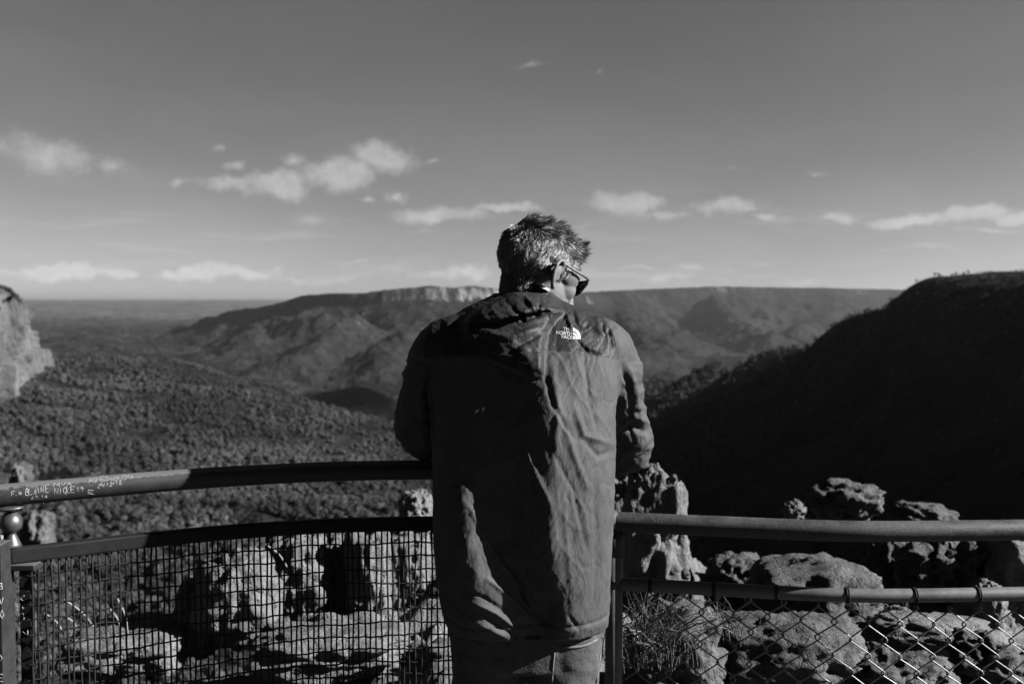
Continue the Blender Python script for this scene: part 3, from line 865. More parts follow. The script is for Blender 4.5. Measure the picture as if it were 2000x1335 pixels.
XL = at_z(62, 1084, LZ).x
low_path = [p for p in low_path if p.x > XL - .05]
lb = MB().add(flatbar(low_path, .020 * SR, .014 * SR)).mesh('lower_rail', M['rail_flat'], smooth=False); bevel(lb, .005, 2)
part('lower_rail', lb, railing)
# woven wire panel under the lower rail: each wire its own part
dl = np.r_[0, np.cumsum([(b - a).length for a, b in zip(low_path[:-1], low_path[1:])])]
LP = np.array([tuple(p) for p in low_path])
def on_low(s): return Vector((np.interp(s, dl, LP[:, 0]), np.interp(s, dl, LP[:, 1]), 0))
pitch_v, pitch_h = .0164 * SR, .039 * SR
nv = int(dl[-1] / pitch_v)
for k in range(3, nv):
    s0 = k * pitch_v; p = on_low(s0); q = on_low(s0 + .01) - p; nn = Vector((q.y, -q.x, 0)).normalized()
    jit = random.uniform(-.0012, .0012)
    pts = []
    for m_ in range(0, 23):
        z = LZ - .016 - m_ * pitch_h; w = .0022 * (1 if (m_ + k) % 2 else -1)
        pts.append(Vector((p.x, p.y, z)) + nn * w + q.normalized() * (jit + .0016 * math.sin(m_ * .7 + k * 1.9)))
    part('wire', MB().tube(pts, .0025, 5).mesh('wire', M['wire_dark']), railing)
for m_ in range(1, 22):
    z = LZ - .016 - m_ * pitch_h
    ph = random.uniform(0, 6)
    pts = []
    for k in range(2, nv + 1):
        s0 = k * pitch_v; p = on_low(s0); q = on_low(s0 + .01) - p; nn = Vector((q.y, -q.x, 0)).normalized()
        pts.append(Vector((p.x, p.y, z + .0025 * math.sin(k * .35 + ph) + .0012 * math.sin(k * 1.3 + ph))) + nn * .0024 * (-1 if (m_ + k) % 2 else 1))
    part('wire', MB().tube(pts, .0023, 5).mesh('wire', M['wire_dark']), railing)
# end frame, post, bracket, ball joint, bolt
dpost = 2.56 * SR
def pbox(name, u0, u1, z0, z1, d, t, mat, lab=None):
    d *= SR; a = P(u0, 900, d).x; b = P(u1, 900, d).x; z0, z1 = (zz(z0) if z0 > .1 else z0), zz(z1)
    me = MB().box(((a + b) / 2, d, (z0 + z1) / 2), ((b - a) / 2, t, (z1 - z0) / 2)).mesh(name, mat, smooth=False); bevel(me, .003, 2)
    return part(name, me, railing, lab)
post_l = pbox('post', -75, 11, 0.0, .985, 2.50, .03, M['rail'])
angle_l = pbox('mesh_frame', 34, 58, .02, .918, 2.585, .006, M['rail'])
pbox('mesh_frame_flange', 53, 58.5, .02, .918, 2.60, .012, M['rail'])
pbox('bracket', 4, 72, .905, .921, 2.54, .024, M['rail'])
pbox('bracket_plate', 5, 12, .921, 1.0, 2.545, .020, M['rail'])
jp = Vector((P(31, 1000, dpost).x, at_z(31, 964, RZ).y, 0))
prof = [(r_ * SR, z_ * SR) for (r_, z_) in [(.024, 0), (.022, .008), (.017, .02), (.0115, .032), (.0105, .038), (.017, .041), (.0245, .050), (.0275, .060), (.0275, .068), (.024, .078), (.017, .087), (.010, .092), (.009, .097)]]
part('ball_joint', MB().lathe(prof, (jp.x, jp.y, LZ + .0185), 28).mesh('ball_joint', M['brass']), railing, 'turned metal ball on a flared foot')
fl = MB().ell((jp.x - .012, jp.y, RZ - .031), (.043, .031, .009), 12).mesh('rail_flange', M['brass'])
part('rail_flange', fl, railing)
bl = MB().tube([(jp.x - .045, jp.y - .045, zz(1.0)), (jp.x - .010, jp.y - .045, zz(1.0))], .009, 6).tube([(jp.x - .03, jp.y - .045, zz(1.0)), (jp.x + .002, jp.y - .045, zz(1.0))], .0055, 8).mesh('bolt', M['nut'], smooth=False)
part('bolt', bl, railing, 'bright zinc bolt')
# a second post hidden behind the man carries the right end of the railing
pe = top_path[-1]
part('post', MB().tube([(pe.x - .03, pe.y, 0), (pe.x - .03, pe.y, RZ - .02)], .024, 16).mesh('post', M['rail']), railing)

# scratched lettering: strokes on a 4 x 6 grid, laid on the metal
FONT = {'A': [[(0, 0), (2, 6), (4, 0)], [(.8, 2.2), (3.2, 2.2)]], 'B': [[(0, 0), (0, 6), (3, 5.6), (3, 3.6), (0, 3.1), (3.6, 2.6), (3.4, .4), (0, 0)]], 'E': [[(4, 6), (0, 6), (0, 0), (4, 0)], [(0, 3), (3, 3)]],
        'F': [[(4, 6), (0, 6), (0, 0)], [(0, 3), (3, 3)]], 'G': [[(4, 5), (2, 6), (0, 3), (2, 0), (4, 1), (4, 3), (2.5, 3)]], 'I': [[(2, 0), (2, 6)]], 'K': [[(0, 0), (0, 6)], [(4, 6), (0, 3), (4, 0)]],
        'L': [[(0, 6), (0, 0), (4, 0)]], 'M': [[(0, 0), (.6, 6), (2, 2.5), (3.4, 6), (4, 0)]], 'N': [[(0, 0), (0, 6), (4, 0), (4, 6)]], 'Q': [[(2, 6), (0, 4), (0, 2), (2, 0), (4, 2), (4, 4), (2, 6)], [(2.4, 2), (4.4, -.6)]],
        'R': [[(0, 0), (0, 6), (3.4, 5.4), (3.4, 3.6), (0, 3), (4, 0)]], 'S': [[(4, 5), (2, 6), (0, 4.6), (4, 1.6), (2, 0), (0, 1)]], 'U': [[(0, 6), (0, 1.2), (2, 0), (4, 1.2), (4, 6)]], 'V': [[(0, 6), (2, 0), (4, 6)]],
        '0': [[(2, 6), (0, 3), (2, 0), (4, 3), (2, 6)]], '1': [[(1, 4.8), (2, 6), (2, 0)]], '2': [[(0, 5), (2, 6), (4, 4.6), (0, 0), (4, 0)]], '4': [[(3, 0), (3, 6), (0, 2), (4.2, 2)]], '7': [[(0, 6), (4, 6), (1.4, 0)]],
        '8': [[(2, 6), (.4, 4.6), (3.8, 1.5), (2, 0), (.2, 1.5), (3.6, 4.6), (2, 6)]], '9': [[(4, 4), (2, 6), (.2, 4.4), (2, 3), (4, 4.4), (3, 0)]], '/': [[(.5, -.5), (3.5, 6.5)]], '+': [[(2, 1), (2, 5)], [(0, 3), (4, 3)]],
        ',': [[(2, 1), (1.4, -1)]], '.': [[(1.8, 0), (2.2, .6)]], 'a': [[(3.6, 3.2), (1, 3), (.6, .6), (2.4, 0), (3.8, 3), (4, 0)]], '*': [[(2, 0), (0, 3.4), (.8, 5), (2, 3.8), (3.2, 5), (4, 3.4), (2, 0)]], ' ': []}


def lettering(target, lines, parent_part, root, label, r=.0009):
    dgm = target.data; bvh = BVHTree.FromPolygons([v.co for v in dgm.vertices], [p.vertices[:] for p in dgm.polygons])
    mb = MB(); cam_p = Vector((0, 0, CAMZ)); rr = random.Random(5)
    for (txt, u0, v0, u1, v1, h, vert) in lines:
        n = len(txt); du, dv = (u1 - u0) / n, (v1 - v0) / n
        for k, ch in enumerate(txt):
            ro = rr.uniform(-.22, .22); sc_ = rr.uniform(.8, 1.12); jy = rr.uniform(-.9, .9)
            for st in FONT[ch]:
                pts = []
                for (a, b) in st:
                    pu = u0 + du * (k + .82 * a * sc_ / 4) + h * b / 6 * ro + rr.uniform(-.5, .5); pvv = v0 + dv * (k + .5) - h * b * sc_ / 6 + du * .2 * a * ro + jy + rr.uniform(-.5, .5)
                    if vert: pu = u0 + (u1 - u0) * a / 4; pvv = v0 - h * b / 6
                    pts.append((pu, pvv))
                run = []
                for (a, b) in zip(pts[:-1], pts[1:]):
                    for t in (0, .25, .5, .75, 1.0):
                        w = P(a[0] + (b[0] - a[0]) * t, a[1] + (b[1] - a[1]) * t, 3.0)
                        hit = bvh.ray_cast(cam_p, (w - cam_p).normalized())
                        if hit[0] is not None: run.append(hit[0] + hit[1] * .0002)
                cl_ = [run[0]] if run else []
                for q in run[1:]:
                    if (q - cl_[-1]).length > .0004: cl_.append(q)
                if len(cl_) > 1: mb.tube(cl_, r * rr.uniform(.7, 1.15), 4)
    me = mb.mesh('scratched_lettering', M['scratch'])
    o = obj('scratched_lettering', me, parent_part); o['label'] = label; o['kind'] = 'stuff'
    return o


lettering(top_rail, [('F,a', 22, 969, 43, 966, 10, 0), ('BLAINE', 49, 968, 96, 960, 13, 0), ('07.14', 60, 976, 93, 971, 6, 0), ('MVA', 104, 950, 144, 946, 7, 0), ('NIQUE', 106, 966, 147, 961, 13, 0), ('19', 149, 961, 164, 958, 10, 0),
                     ('AGNES*BUSRA', 173, 943, 264, 935, 9, 0), ('24/12/18', 190, 952, 238, 946, 8, 0), ('E', 172, 965, 186, 963, 8, 0)], top_rail, railing, 'pale names and dates scratched into the rail')
lettering(angle_l, [('K', 38, 1174, 48, 0, 12, 1), ('+', 41, 1190, 47, 0, 7, 1), ('B', 38, 1210, 48, 0, 13, 1), ('N', 38, 1240, 54, 0, 13, 1), ('.', 40, 1146, 44, 0, 6, 1), ('V', 36, 1128, 42, 0, 7, 1)], angle_l, railing, 'pale initials scratched into the upright', .0013)
lettering(post_l, [('B', -3, 1150, 5, 0, 12, 1), ('V', -2, 1180, 6, 0, 14, 1), ('0', 0, 1207, 7, 0, 16, 1), ('0', -3, 1290, 4, 0, 12, 1), ('E', -2, 1330, 5, 0, 14, 1)], post_l, railing, 'pale letters scratched into the post', .0013)

# ---------------------------------------------------------------- chain-link fence on the right
TZ, BZ = .95, .768
fence = empty('chain_link_fence', (at_z(1204, 1018, TZ).x, at_z(1204, 1018, TZ).y, 0))
tag(fence, 'low galvanised pipe fence with chain-link wire on the right', 'fence')
ft = smooth_path([at_z(u, v, TZ) for (u, v) in [(1196, 1018), (1215, 1019), (1400, 1027), (1600, 1035), (1750, 1037), (2000, 1034), (2300, 1030)]], 8)
fb = smooth_path([Vector((p.x, p.y, BZ)) for p in ft if p.x > .3][::4], 5)
part('top_rail', MB().tube(ft, .0292, 26).mesh('top_rail', M['galv']), fence, 'rough weathered pipe rail')
part('lower_rail', MB().tube(fb, .0195, 22).mesh('lower_rail', M['galv_clean']), fence)
pp = ft[0] + Vector((.006, 0, 0))
part('post', MB().tube([(pp.x, pp.y, 0), (pp.x, pp.y, TZ - .02)], .026, 20).mesh('post', M['galv_clean']), fence)
d0 = (ft[2] - ft[1]).normalized()
part('rail_sleeve', MB().tube([ft[0] - d0 * .012, ft[0] + d0 * .026], .0325, 24).mesh('rail_sleeve', M['galv']), fence)
part('post_sleeve', MB().tube([(pp.x, pp.y, TZ - .10), (pp.x, pp.y, TZ - .028)], .030, 20).mesh('post_sleeve', M['galv']), fence)
part('rail_sleeve', MB().tube([fb[0] + d0 * .0 - Vector((.0, 0, 0)), fb[0] + d0 * .045], .0235, 22).mesh('rail_sleeve', M['galv']), fence)
for u in (1273, 1400, 1526, 1656, 1782, 1905):
    i_ = min(range(1, len(fb) - 1), key=lambda k: abs(PIX(np.array([tuple(fb[k])]))[0][0] - u))
    t = (fb[i_ + 1] - fb[i_ - 1]).normalized(); a = t.cross(Vector((0, 0, 1))).normalized(); b = Vector((0, 0, 1))
    for s_ in (-.0028, .0028):
        pts = [fb[i_] + t * s_ + (a * math.cos(w) + b * math.sin(w)) * .0212 for w in np.linspace(0, 2 * math.pi, 18, endpoint=False)]
        part('tie_wire', MB().tube(pts, .0021, 5, closed=True).mesh('tie_wire', M['wire_dark']), fence)
FB = np.array([tuple(p) for p in fb]); fl_ = np.r_[0, np.cumsum(np.linalg.norm(np.diff(FB, axis=0), axis=1))]
def on_fb(s): return Vector((np.interp(s, fl_, FB[:, 0]), np.interp(s, fl_, FB[:, 1]), 0))
pw, ph_ = .0462, .094
k = 0
while (k + 1) * pw < fl_[-1] - .25:
    pts = []
    for m_ in range(0, 15):
        z = BZ - .018 - m_ * ph_ / 2 - .02 * (k * pw)
        side = 0 if m_ % 2 == k % 2 else 1
        s0 = .012 + k * pw + side * (pw + .004) - .002 + .004 * math.sin(k * 1.7 + m_)
        p = on_fb(s0); q = on_fb(s0 + .02) - on_fb(s0); nn = Vector((q.y, -q.x, 0)).normalized()
        w = .0035 * (1 if side else -1)
        base_p = Vector((p.x, p.y, z)) + nn * w
        pts += [base_p + Vector((0, 0, .006)) - nn * w * 1.0, base_p, base_p - Vector((0, 0, .006)) - nn * w * 1.0]
    part('wire', MB().tube(smooth_path(pts, 2), .0023, 5).mesh('wire', M['wire']), fence)
    k += 1

# ---------------------------------------------------------------- the man leaning on the rail
def mat_skin():
    m, N, b = new_mat('skin_and_scalp')
    tc = N.add('ShaderNodeTexCoord').outputs['Object']
    at = N.add('ShaderNodeAttribute', attribute_name='scalp')
    n = N.noise(tc, 60, 5, 0.6); n2 = N.noise(tc, 500, 3, 0.6)
    skin = N.ramp(N.math('ADD', N.math('MULTIPLY', n, .6), N.math('MULTIPLY', n2, .4)), 0.3, 0.7, 0.062, 0.088)
    N.l.new(grey(N, N.mix(at.outputs['Fac'], skin, 0.012)), b.inputs['Base Color'])
    b.inputs['Roughness'].default_value = 0.65; b.inputs['Specular IOR Level'].default_value = 0.12
    bump(N, b, N.math('ADD', n2, N.noise(tc, 180, 4, .6)), 0.25, 0.001)
    return m


def mat_jacket():
    m, N, b = new_mat('jacket_nylon')
    tc = N.add('ShaderNodeTexCoord').outputs['Object']
    at = N.add('ShaderNodeAttribute', attribute_name='yoke')
    n = N.noise(tc, 22, 5, 0.55, 0.6); n2 = N.noise(tc, 900, 2, 0.5)
    mp = N.add('ShaderNodeMapping', inp={'Scale': (1.0, 1.0, 0.35), 'Rotation': (0, R(18), 0)}); N.l.new(tc, mp.inputs[0])
    cr = N.noise(mp.outputs[0], 38, 6, 0.55, 1.2)
    crease = N.math('SUBTRACT', 1.0, N.math('ABSOLUTE', N.math('MULTIPLY_ADD', cr, 4.0, -2.0)))
    body = N.ramp(n, 0.3, 0.7, 0.030, 0.038)
    N.l.new(grey(N, N.mix(at.outputs['Fac'], body, 0.0125)), b.inputs['Base Color'])
    N.l.new(N.mix(at.outputs['Fac'], 0.7, 0.55), b.inputs['Roughness'])
    N.l.new(N.mix(at.outputs['Fac'], 0.05, 0.06), b.inputs['Specular IOR Level'])
    bump(N, b, N.math('ADD', N.math('MULTIPLY', n, .28), N.math('ADD', N.math('MULTIPLY', crease, .22), N.math('MULTIPLY', n2, .02))), 0.55, 0.008)
    return m


M['skin'] = mat_skin()
M['jacket'] = mat_jacket()
M['denim'] = mat_plain('denim', 0.023, 0.85, 35, 0.35, 0.5, 0.004, spec=0.2)
M['denim_trim'] = mat_plain('pale_denim_stitching', 0.07, 0.9, 200, 0.4, 0.3, 0.001, spec=0.2)
M['lining'] = mat_plain('pale_collar_lining', 0.075, 0.7, 60, 0.2, 0.2, 0.002)
M['shoe'] = mat_plain('dark_leather', 0.015, 0.6, 40, 0.3, 0.2, 0.002)
M['frame'] = mat_plain('glasses_frame', 0.012, 0.45, 300, 0.6, 0, spec=0.25)
M['print'] = mat_plain('white_print', 0.19, 0.7, 300, 0.15, 0)
gm_, GN_, gb_ = new_mat('dark_lens'); M['lens'] = gm_
gb_.inputs['Base Color'].default_value = (.002, .002, .002, 1); gb_.inputs['Roughness'].default_value = .08; gb_.inputs['Specular IOR Level'].default_value = .35

HC = P(1049, 536, 2.57); YAW, PIT, ROLL, HS = R(52), R(24), R(2), 1.13
HM = Matrix.Translation(HC) @ Matrix.Rotation(-YAW, 4, 'Z') @ Matrix.Rotation(-PIT, 4, 'X') @ Matrix.Rotation(ROLL, 4, 'Y') @ Matrix.Scale(HS, 4)
HMi = HM.inverted()

# --- body: head, neck, trunk, arms and hands as one skin
hb = MB()
def E(c, r, n=20): hb.ell(c, r, n)
E((0, -.014, .036), (.0745, .098, .082), 28)
E((0, .018, .045), (.068, .076, .062))
E((0, .030, -.03), (.0625, .064, .082)); E((0, .040, -.074), (.052, .052, .038)); E((0, .080, -.094), (.022, .020, .019))
for s in (-1, 1):
    E((s * .038, .056, -.010), (.027, .031, .028)); E((s * .046, .010, -.058), (.016, .030, .030)); E((s * .034, .044, -.05), (.026, .040, .040))
    E((s * .033, .079, .012), (.016, .012, .010)); E((s * .0135, .107, -.034), (.0095, .012, .0085)); E((s * .058, .045, .022), (.014, .03, .03))
E((0, .078, .032), (.054, .020, .014)); E((0, .076, .055), (.046, .022, .03))
hb.tube([(0, .088, .024), (0, .100, .004), (0, .112, -.018), (0, .118, -.030)], [.0085, .010, .0125, .0135], 14)
E((0, .094, -.058), (.024, .014, .007)); E((0, .093, -.069), (.021, .014, .007)); E((0, .090, -.046), (.018, .012, .012))
for s in (-1, 1):       # ears
    ex = lambda a, b, o=0.0: (s * (.0735 + o + max(0, -a + .008) * .42), a - .008, b - .004)
    hb.tube([ex(.006, .004, .002), ex(.012, .016, .006), ex(.009, .028, .008), ex(-.002, .034, .009), ex(-.014, .029, .010), ex(-.0205, .016, .010), ex(-.020, .0, .009), ex(-.015, -.014, .008), ex(-.007, -.024, .006), ex(.002, -.029, .004), ex(.008, -.024, .002)],
            [.0042, .0044, .0046, .0048, .005, .005, .0048, .0046, .005, .0062, .0045], 10)
    hb.tube([ex(.002, .022, .003), ex(-.007, .015, .004), ex(-.011, .003, .004), ex(-.007, -.010, .003), ex(.002, -.016, .002)], [.0034, .004, .0042, .004, .0036], 8)
    E(ex(.010, -.004, .002), (.005, .0042, .007), 10)
    hb.tube([ex(.004, .022, -.003), ex(-.004, .008, -.003), ex(-.002, -.016, -.003)], [.008, .012, .008], 10)
hb.v = [tuple(HM @ Vector(v)) for v in hb.v]
# trunk and arms (inside the jacket)
hb.tube([HM @ Vector((0, -.030, .0)), HM @ Vector((0, -.028, -.045)), (.050, 2.565, 1.585), (.045, 2.54, 1.50)], [.060, .058, .060, .075], 24)
hb.tube([HM @ Vector((0, .02, -.075)), HM @ Vector((0, .0, -.10)), (.06, 2.59, 1.52)], [.034, .042, .05], 18)
hb.tube([(.048, 2.55, 1.54), (.045, 2.53, 1.50), (.03, 2.46, 1.35), (.03, 2.41, 1.1), (.035, 2.41, .9)], [.07, .085, .12, .115, .12], 20)
LA = [(-.165, 2.50, 1.455), (-.222, 2.565, 1.32), (-.232, 2.635, 1.232), (-.13, 2.75, 1.226), (-.045, 2.85, 1.212)]
RA = [(.222, 2.50, 1.455), (.272, 2.565, 1.33), (.300, 2.640, 1.200), (.21, 2.76, 1.205), (.125, 2.85, 1.200)]
for A, s in ((LA, 1), (RA, -1)):
    hb.tube([(.03 - .1 * s, 2.49, 1.46)] + smooth_path(A, 4), [.06] + list(np.interp(np.linspace(0, 1, 17), [0, .3, .5, .7, 1], [.055, .047, .042, .040, .027])), 14)
    w = Vector(A[-1]); f = Vector((.45 * s, .75, -.15)).normalized(); side = Vector((.8 * s, -.45, 0)).normalized(); up = Vector((0, 0, 1))
    zoff = .022 if s > 0 else 0.0
    pc = w + f * .055 + up * zoff
    hb.tube([w - f * .01, w + f * .02 + up * zoff * .6, pc, w + f * .095 + up * zoff], [.027, .030, .034, .030], 14, squash=(1.25, .55))
    lat = f.cross(up).normalized()
    for q, (o_, L) in enumerate(((-.030, .068), (-.010, .078), (.010, .073), (.030, .056))):
        k0 = w + f * .085 + lat * o_ + up * zoff
        hb.tube([k0, k0 + f * L * .45 - up * L * .12, k0 + f * L * .75 - up * L * .45, k0 + f * L * .82 - up * L * .85], [.0098, .0092, .0085, .0075], 9)
    t0 = w + f * .03 - lat * .028 * s + up * zoff
    hb.tube([t0, t0 + f * .03 - lat * .022 * s, t0 + f * .062 - lat * .026 * s - up * .012], [.013, .0115, .0095], 9)
body_me = remeshed(hb.mesh('tmp'), .0031, 6, 'person')
body_me.materials.append(M['skin'])
person = obj('person', body_me)
tag(person, 'man in a dark rain jacket, seen from behind, leaning on the railing and looking right', 'person')

# hair region on the skull, in head coordinates
bc = co_of(body_me); bl_ = (np.c_[bc, np.ones(len(bc))] @ np.array(HMi).T)[:, :3]


def hair_mask(l):
    """1 where hair grows: hairline high in front, round the ears, down to the nape"""
    x, y, z = l[:, 0], l[:, 1], l[:, 2]
    wob = .004 * pn(l * 70, 3)
    low = np.interp(y, [-.12, -.05, -.030, -.018, .002, .016, .020, .030, .045, .060, .075, .10], [-.072, -.072, -.055, .0, .030, .028, .004, .006, .030, .038, .062, .085]) + wob
    return sstep(z, low - .003, low + .004) * sstep(np.linalg.norm(l - np.array([0, -.01, .03]), axis=1), .2, .14)


scalp = hair_mask(bl_) * (np.abs(bl_[:, 0]) < .0805) * (bl_[:, 2] > -.085)
ears_ = (np.abs(bl_[:, 0]) > .074) & (np.abs(bl_[:, 1] + .010) < .028) & (np.abs(bl_[:, 2]) < .04)
scalp[ears_] = 0
a_ = body_me.attributes.new('scalp', 'FLOAT', 'POINT'); a_.data.foreach_set('value', scalp.astype(np.float32))
bvh_body = BVHTree.FromPolygons([v.co for v in body_me.vertices], [p.vertices[:] for p in body_me.polygons])

# --- hair: short tapered sides, longer textured top with a raised front
def mat_hair():
    m, N, b = new_mat('greying_hair')
    g = N.add('ShaderNodeNewGeometry'); at = N.add('ShaderNodeAttribute', attribute_name='grey')
    r_ = g.outputs['Random Per Island']
    v = N.ramp(N.math('ADD', r_, N.math('MULTIPLY', at.outputs['Fac'], .55)), .55, 1.15, 0.009, 0.17)
    N.l.new(grey(N, v), b.inputs['Base Color'])
    b.inputs['Roughness'].default_value = 0.42; b.inputs['Specular IOR Level'].default_value = 0.5
    return m


M['hair'] = mat_hair()
hr = np.random.default_rng(5)
hv, hf, hg = [], [], []
NS = 19000
ctr = HM @ Vector((0, -.01, .03))
dirs = hr.normal(size=(NS * 3, 3)); dirs /= np.linalg.norm(dirs, axis=1)[:, None]
Rh = HM.to_3x3(); cnt = 0
clump = lambda p, s: np.array([pn(p[None] * 42 + 3.1, s)[0], pn(p[None] * 42 + 9.7, s + 1)[0], pn(p[None] * 42 + 5.5, s + 2)[0]])
cand = []
for d in dirs:
    w = (Rh @ Vector(d)).normalized()
    hit = bvh_body.ray_cast(ctr, w, .2)
    if hit[0] is None: continue
    l = HMi @ hit[0]
    cand.append((hit[0], hit[1], l))
    if len(cand) >= NS * 1.7: break
LL = np.array([tuple(c[2]) for c in cand]); mk = hair_mask(LL)
keepi = [i for i in range(len(cand)) if mk[i] > .45 and not (abs(LL[i, 0]) > .072 and abs(LL[i, 1] + .010) < .026 and abs(LL[i, 2]) < .036)][:NS]
LK = LL[keepi]
cl1 = np.stack([pn(LK * 48 + q * 7.7, 30 + q) for q in range(3)], 1); cl2 = np.stack([pn(LK * 120 + q * 5.7, 40 + q) for q in range(3)], 1)
for jj, i in enumerate(keepi):
    rt, nm, l = cand[i]
    l = np.array(tuple(l)); nl = np.array(tuple((HMi.to_3x3() @ nm).normalized()))
    top = float(sstep(np.array([l[2]]), .055, .095)[0]); front = float(sstep(np.array([l[1]]), .02, .075)[0]) * top
    flow = (1 - top) * np.array([0, -.45, -.9]) + top * np.array([.25, .65, .15]) + front * np.array([.25, -.25, .9])
    if l[1] < -.06: flow = flow + (1 - top) * np.array([0, .3, -.6])
    flow = flow - nl * flow.dot(nl) * .8
    lift = .30 + .16 * top + .45 * front
    dr = flow / (np.linalg.norm(flow) + 1e-6) * (1 - lift * .5) + nl * lift + .40 * cl1[jj] * (.5 + .9 * top) + .22 * cl2[jj]
    dr /= np.linalg.norm(dr)
    L = (.010 + .010 * top + .007 * front) * hr.uniform(.7, 1.25) * (1 + .35 * cl1[jj, 0])
    L *= float(np.clip(.45 + (l[2] + .05) / .08, .45, 1))
    curl = flow / (np.linalg.norm(flow) + 1e-6) * .5 + np.array([.35, .1, -.25]) * front * 1.3 + .5 * cl1[jj][::-1] + .3 * hr.normal(size=3) * .5
    pts = [l - nl * .001, l + dr * L * .4 + curl * L * .05, l + dr * L * .75 + curl * L * .22, l + dr * L + curl * L * .50]
    sd_ = np.cross(dr, hr.normal(size=3)); sd_ /= np.linalg.norm(sd_) + 1e-9; s2 = np.cross(dr, sd_)
    r0 = .0005 + .0003 * top
    o = len(hv)
    for q, rr_ in zip(pts, (r0, r0 * .95, r0 * .7, r0 * .12)):
        for an in (0, 2.094, 4.189):
            hv.append(q + (sd_ * math.cos(an) + s2 * math.sin(an)) * rr_)
    for q in range(3):
        for k in range(3): hf.append((o + q * 3 + k, o + q * 3 + (k + 1) % 3, o + q * 3 + 3 + (k + 1) % 3, o + q * 3 + 3 + k))
    gv = float(np.clip(0.85 - top * .30 - (l[1] < -.02) * .25 - (l[1] < -.055) * .2 + .3 * cl1[jj, 1], 0, 1)); hg += [gv] * 12  # less grey towards the back: shade put into the hair colour
hv = (np.c_[np.array(hv), np.ones(len(hv))] @ np.array(HM).T)[:, :3]
hair_me = mesh_np('hair', hv, np.array(hf), M['hair'])
at_ = hair_me.attributes.new('grey', 'FLOAT', 'POINT'); at_.data.foreach_set('value', np.array(hg, dtype=np.float32))
hair = obj('hair', hair_me, person); hair['label'] = 'short dark hair going grey at the sides, front brushed up'; hair['kind'] = 'stuff'

# --- sunglasses
gl = empty('sunglasses'); gl.parent = person; gl['label'] = 'dark sunglasses with thin frame'
def gpart(name, mb, mat):
    mb.v = [tuple(HM @ Vector(v)) for v in mb.v]; return obj(name, mb.mesh(name, mat), gl)
GY, GZ = .100, .009
for s in (-1, 1):
    loop = [(s * x, GY - .10 * abs(x) - (.00 if z > 0 else .004), GZ + z) for (x, z) in ((.010, .014), (.030, .017), (.052, .018), (.066, .019), (.067, .010), (.061, -.008), (.050, -.017), (.030, -.018), (.016, -.012), (.009, -.002))]
    gpart('rim', MB().tube(smooth_path(loop + [loop[0]], 3)[:-1], .0019, 8, closed=True), M['frame'])
    cc = sum((Vector(p) for p in loop), Vector()) / len(loop) + Vector((0, .003, 0))
    ring = smooth_path(loop + [loop[0]], 3)[:-1]
    lv = [cc] + ring; lf = [(0, k + 1, (k + 1) % len(ring) + 1) for k in range(len(ring))]
    lv2 = lv + [v - Vector((0, .0015, 0)) for v in lv]; m_ = len(lv)
    lf2 = lf + [(a + m_, c + m_, b + m_) for (a, b, c) in lf] + [(k + 1, m_ + k + 1, m_ + (k + 1) % len(ring) + 1, (k + 1) % len(ring) + 1) for k in range(len(ring))]
    gpart('lens', MB().add((lv2, lf2)), M['lens'])
    gpart('temple_arm', MB().tube(smooth_path([(s * .068, GY - .006, GZ + .020), (s * .0765, .07, GZ + .020), (s * .079, .03, GZ + .019), (s * .0795, .0, GZ + .019), (s * .080, -.018, GZ + .008), (s * .079, -.028, GZ - .012)], 4), .0021, 8, squash=(.8, 1.35)), M['frame'])
gpart('bridge', MB().tube(smooth_path([(-.011, GY - .001, GZ + .012), (0, GY + .003, GZ + .014), (.011, GY - .001, GZ + .012)], 4), .0019, 8), M['frame'])

# --- jacket: lofted trunk and sleeves grown together, then draped folds
def loft(rows, n=56):
    vs = []; fs = []
    for (cx, cy, z, wx, wyb, wyf, ex) in rows:
        for k in range(n):
            a = 2 * math.pi * k / n; c, s = math.cos(a), math.sin(a)
            wy = wyb if s < 0 else wyf
            vs.append(Vector((cx + wx * math.copysign(abs(c) ** (2 / ex), c), cy + wy * math.copysign(abs(s) ** (2 / ex), s), z)))
    for i in range(len(rows) - 1):
        for k in range(n):
            k2 = (k + 1) % n; fs.append((i * n + k, i * n + k2, (i + 1) * n + k2, (i + 1) * n + k))
    fs.append(tuple(range(n))[::-1]); fs.append(tuple((len(rows) - 1) * n + k for k in range(n)))
    return vs, fs


jk = MB()
jk.add(loft([(.036, 2.405, .812, .197, .150, .15, 2.3), (.030, 2.40, .86, .207, .160, .155, 2.3), (.026, 2.395, .93, .212, .160, .155, 2.35), (.026, 2.39, 1.02, .215, .155, .15, 2.4), (.027, 2.39, 1.12, .218, .150, .15, 2.4), (.028, 2.40, 1.22, .221, .150, .15, 2.4),
             (.028, 2.425, 1.32, .226, .155, .15, 2.4), (.027, 2.455, 1.40, .235, .155, .14, 2.35), (.027, 2.48, 1.46, .243, .148, .13, 2.3), (.030, 2.50, 1.51, .232, .130, .115, 2.2), (.031, 2.515, 1.55, .190, .112, .10, 2.1), (.026, 2.525, 1.578, .142, .100, .09, 2.0), (.026, 2.53, 1.600, .095, .085, .08, 2.0), (.030, 2.54, 1.615, .07, .07, .075, 2.0)]))
for A, rr_ in ((LA, 1.0), (RA, 1.0)):
    B_ = [Vector(p) for p in A]
    pth = smooth_path([B_[0] + Vector((-.06 if A is RA else .06, -.01, .01))] + B_[:4] + [B_[3].lerp(B_[4], .75)], 5)
    jk.tube(pth, list(np.interp(np.linspace(0, 1, len(pth)), [0, .2, .4, .6, .8, 1], [.095, .090, .074, .066, .060, .050])), 26)
jm = remeshed(jk.mesh('tmp'), .0065, 6, 'jacket')


